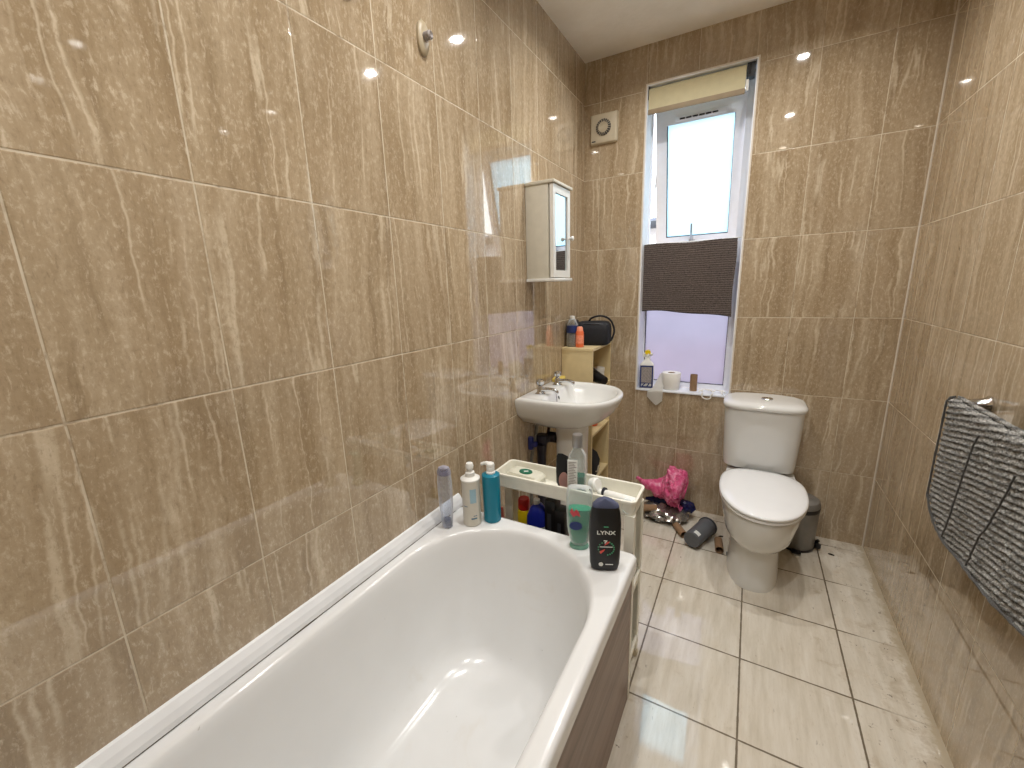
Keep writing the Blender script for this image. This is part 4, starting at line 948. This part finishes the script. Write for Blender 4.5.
b = cloth('m2', 60, 50, back_pt, -.010, None)
b.normal_update()
for v in b.verts: v.co += v.normal*(.002*mnoise.noise(v.co*260))
obj('back_drop', b, M['towel_g'], bmx, angle=180)
def fold_line(yz):  # thin dark tube standing in for the shade along a fold edge
    P = curve_pts([(-.0285, y+1.20, z-RLZ) for y, z in yz], 6)
    return [(p.x+.002*mnoise.noise(Vector(p)*60), p.y+.003*mnoise.noise(Vector(p)*90), p.z) for p in P]
b = NB(); tube(b, fold_line([(-1.164,.985),(-1.145,.927),(-1.132,.853),(-1.116,.753),(-1.097,.665)]), .0022, 8); obj('fold_shade', b, M['towel_d'], bmx)
b = NB(); tube(b, fold_line([(-1.347,.955),(-1.327,.891),(-1.305,.831),(-1.268,.75),(-1.246,.672)]), .0022, 8); obj('fold_shade', b, M['towel_d'], bmx)
b = NB(); tube(b, [(mat_pt(0,i/24,.005)[0], mat_pt(0,i/24,.005)[1]+.001, mat_pt(0,i/24,.005)[2]) for i in range(25)] + [(mat_pt(i/60,1,.005)[0], mat_pt(i/60,1,.005)[1], mat_pt(i/60,1,.005)[2]) for i in range(1,61)], .0030, 8)
for v in b.verts: v.co += Vector((1,1,1))*.0025*mnoise.noise(v.co*260)
obj('bound_edge', b, M['towel_d'], bmx)

# ------------------------------------------------------------------ light, world, camera
w = bpy.data.worlds.new('World'); SC.world = w; w.use_nodes = True; nt = w.node_tree
bg = nt.nodes['Background']; bg.inputs[1].default_value = 1.0
tc = nt.nodes.new('ShaderNodeTexCoord'); sep = nt.nodes.new('ShaderNodeSeparateXYZ'); nt.links.new(tc.outputs['Generated'], sep.inputs[0])
rp_ = nt.nodes.new('ShaderNodeValToRGB'); e = rp_.color_ramp.elements
e[0].position = .0; e[0].color = (.62,.60,.62,1); e[1].position = .6; e[1].color = (1.18,1.32,1.42,1)
q = e.new(.04); q.color = (1.32,1.38,1.42,1)
nt.links.new(sep.outputs[2], rp_.inputs[0]); nt.links.new(rp_.outputs[0], bg.inputs[0])
bg.inputs[1].default_value = 3.3

cam = bpy.data.cameras.new('camera'); co = bpy.data.objects.new('camera', cam); COL.objects.link(co)
yaw, pitch, roll = -.5202, -.2252, -.0313
f = Vector((sin(yaw)*cos(pitch), cos(yaw)*cos(pitch), sin(pitch))); r = Vector((cos(yaw), -sin(yaw), 0)); u = r.cross(f)
r2 = r*cos(roll)+u*sin(roll); u2 = -r*sin(roll)+u*cos(roll)
m = Matrix((r2, u2, -f)).transposed().to_4x4(); m.translation = (.93068,-2.57204,1.37324); co.matrix_world = m
cam.sensor_width = 36; cam.lens = 415.47/1024*36; cam.clip_start = .02
SC.camera = co
SC.view_settings.view_transform = 'Standard'; SC.view_settings.look = 'None'
SC.view_settings.exposure = 0.0; SC.view_settings.gamma = 1; SC.view_settings.use_curve_mapping = False
cy = SC.cycles; cy.max_bounces = 10; cy.diffuse_bounces = 6; cy.glossy_bounces = 5; cy.transmission_bounces = 8; cy.transparent_max_bounces = 16
cy.sample_clamp_indirect = 6; cy.caustics_reflective = False
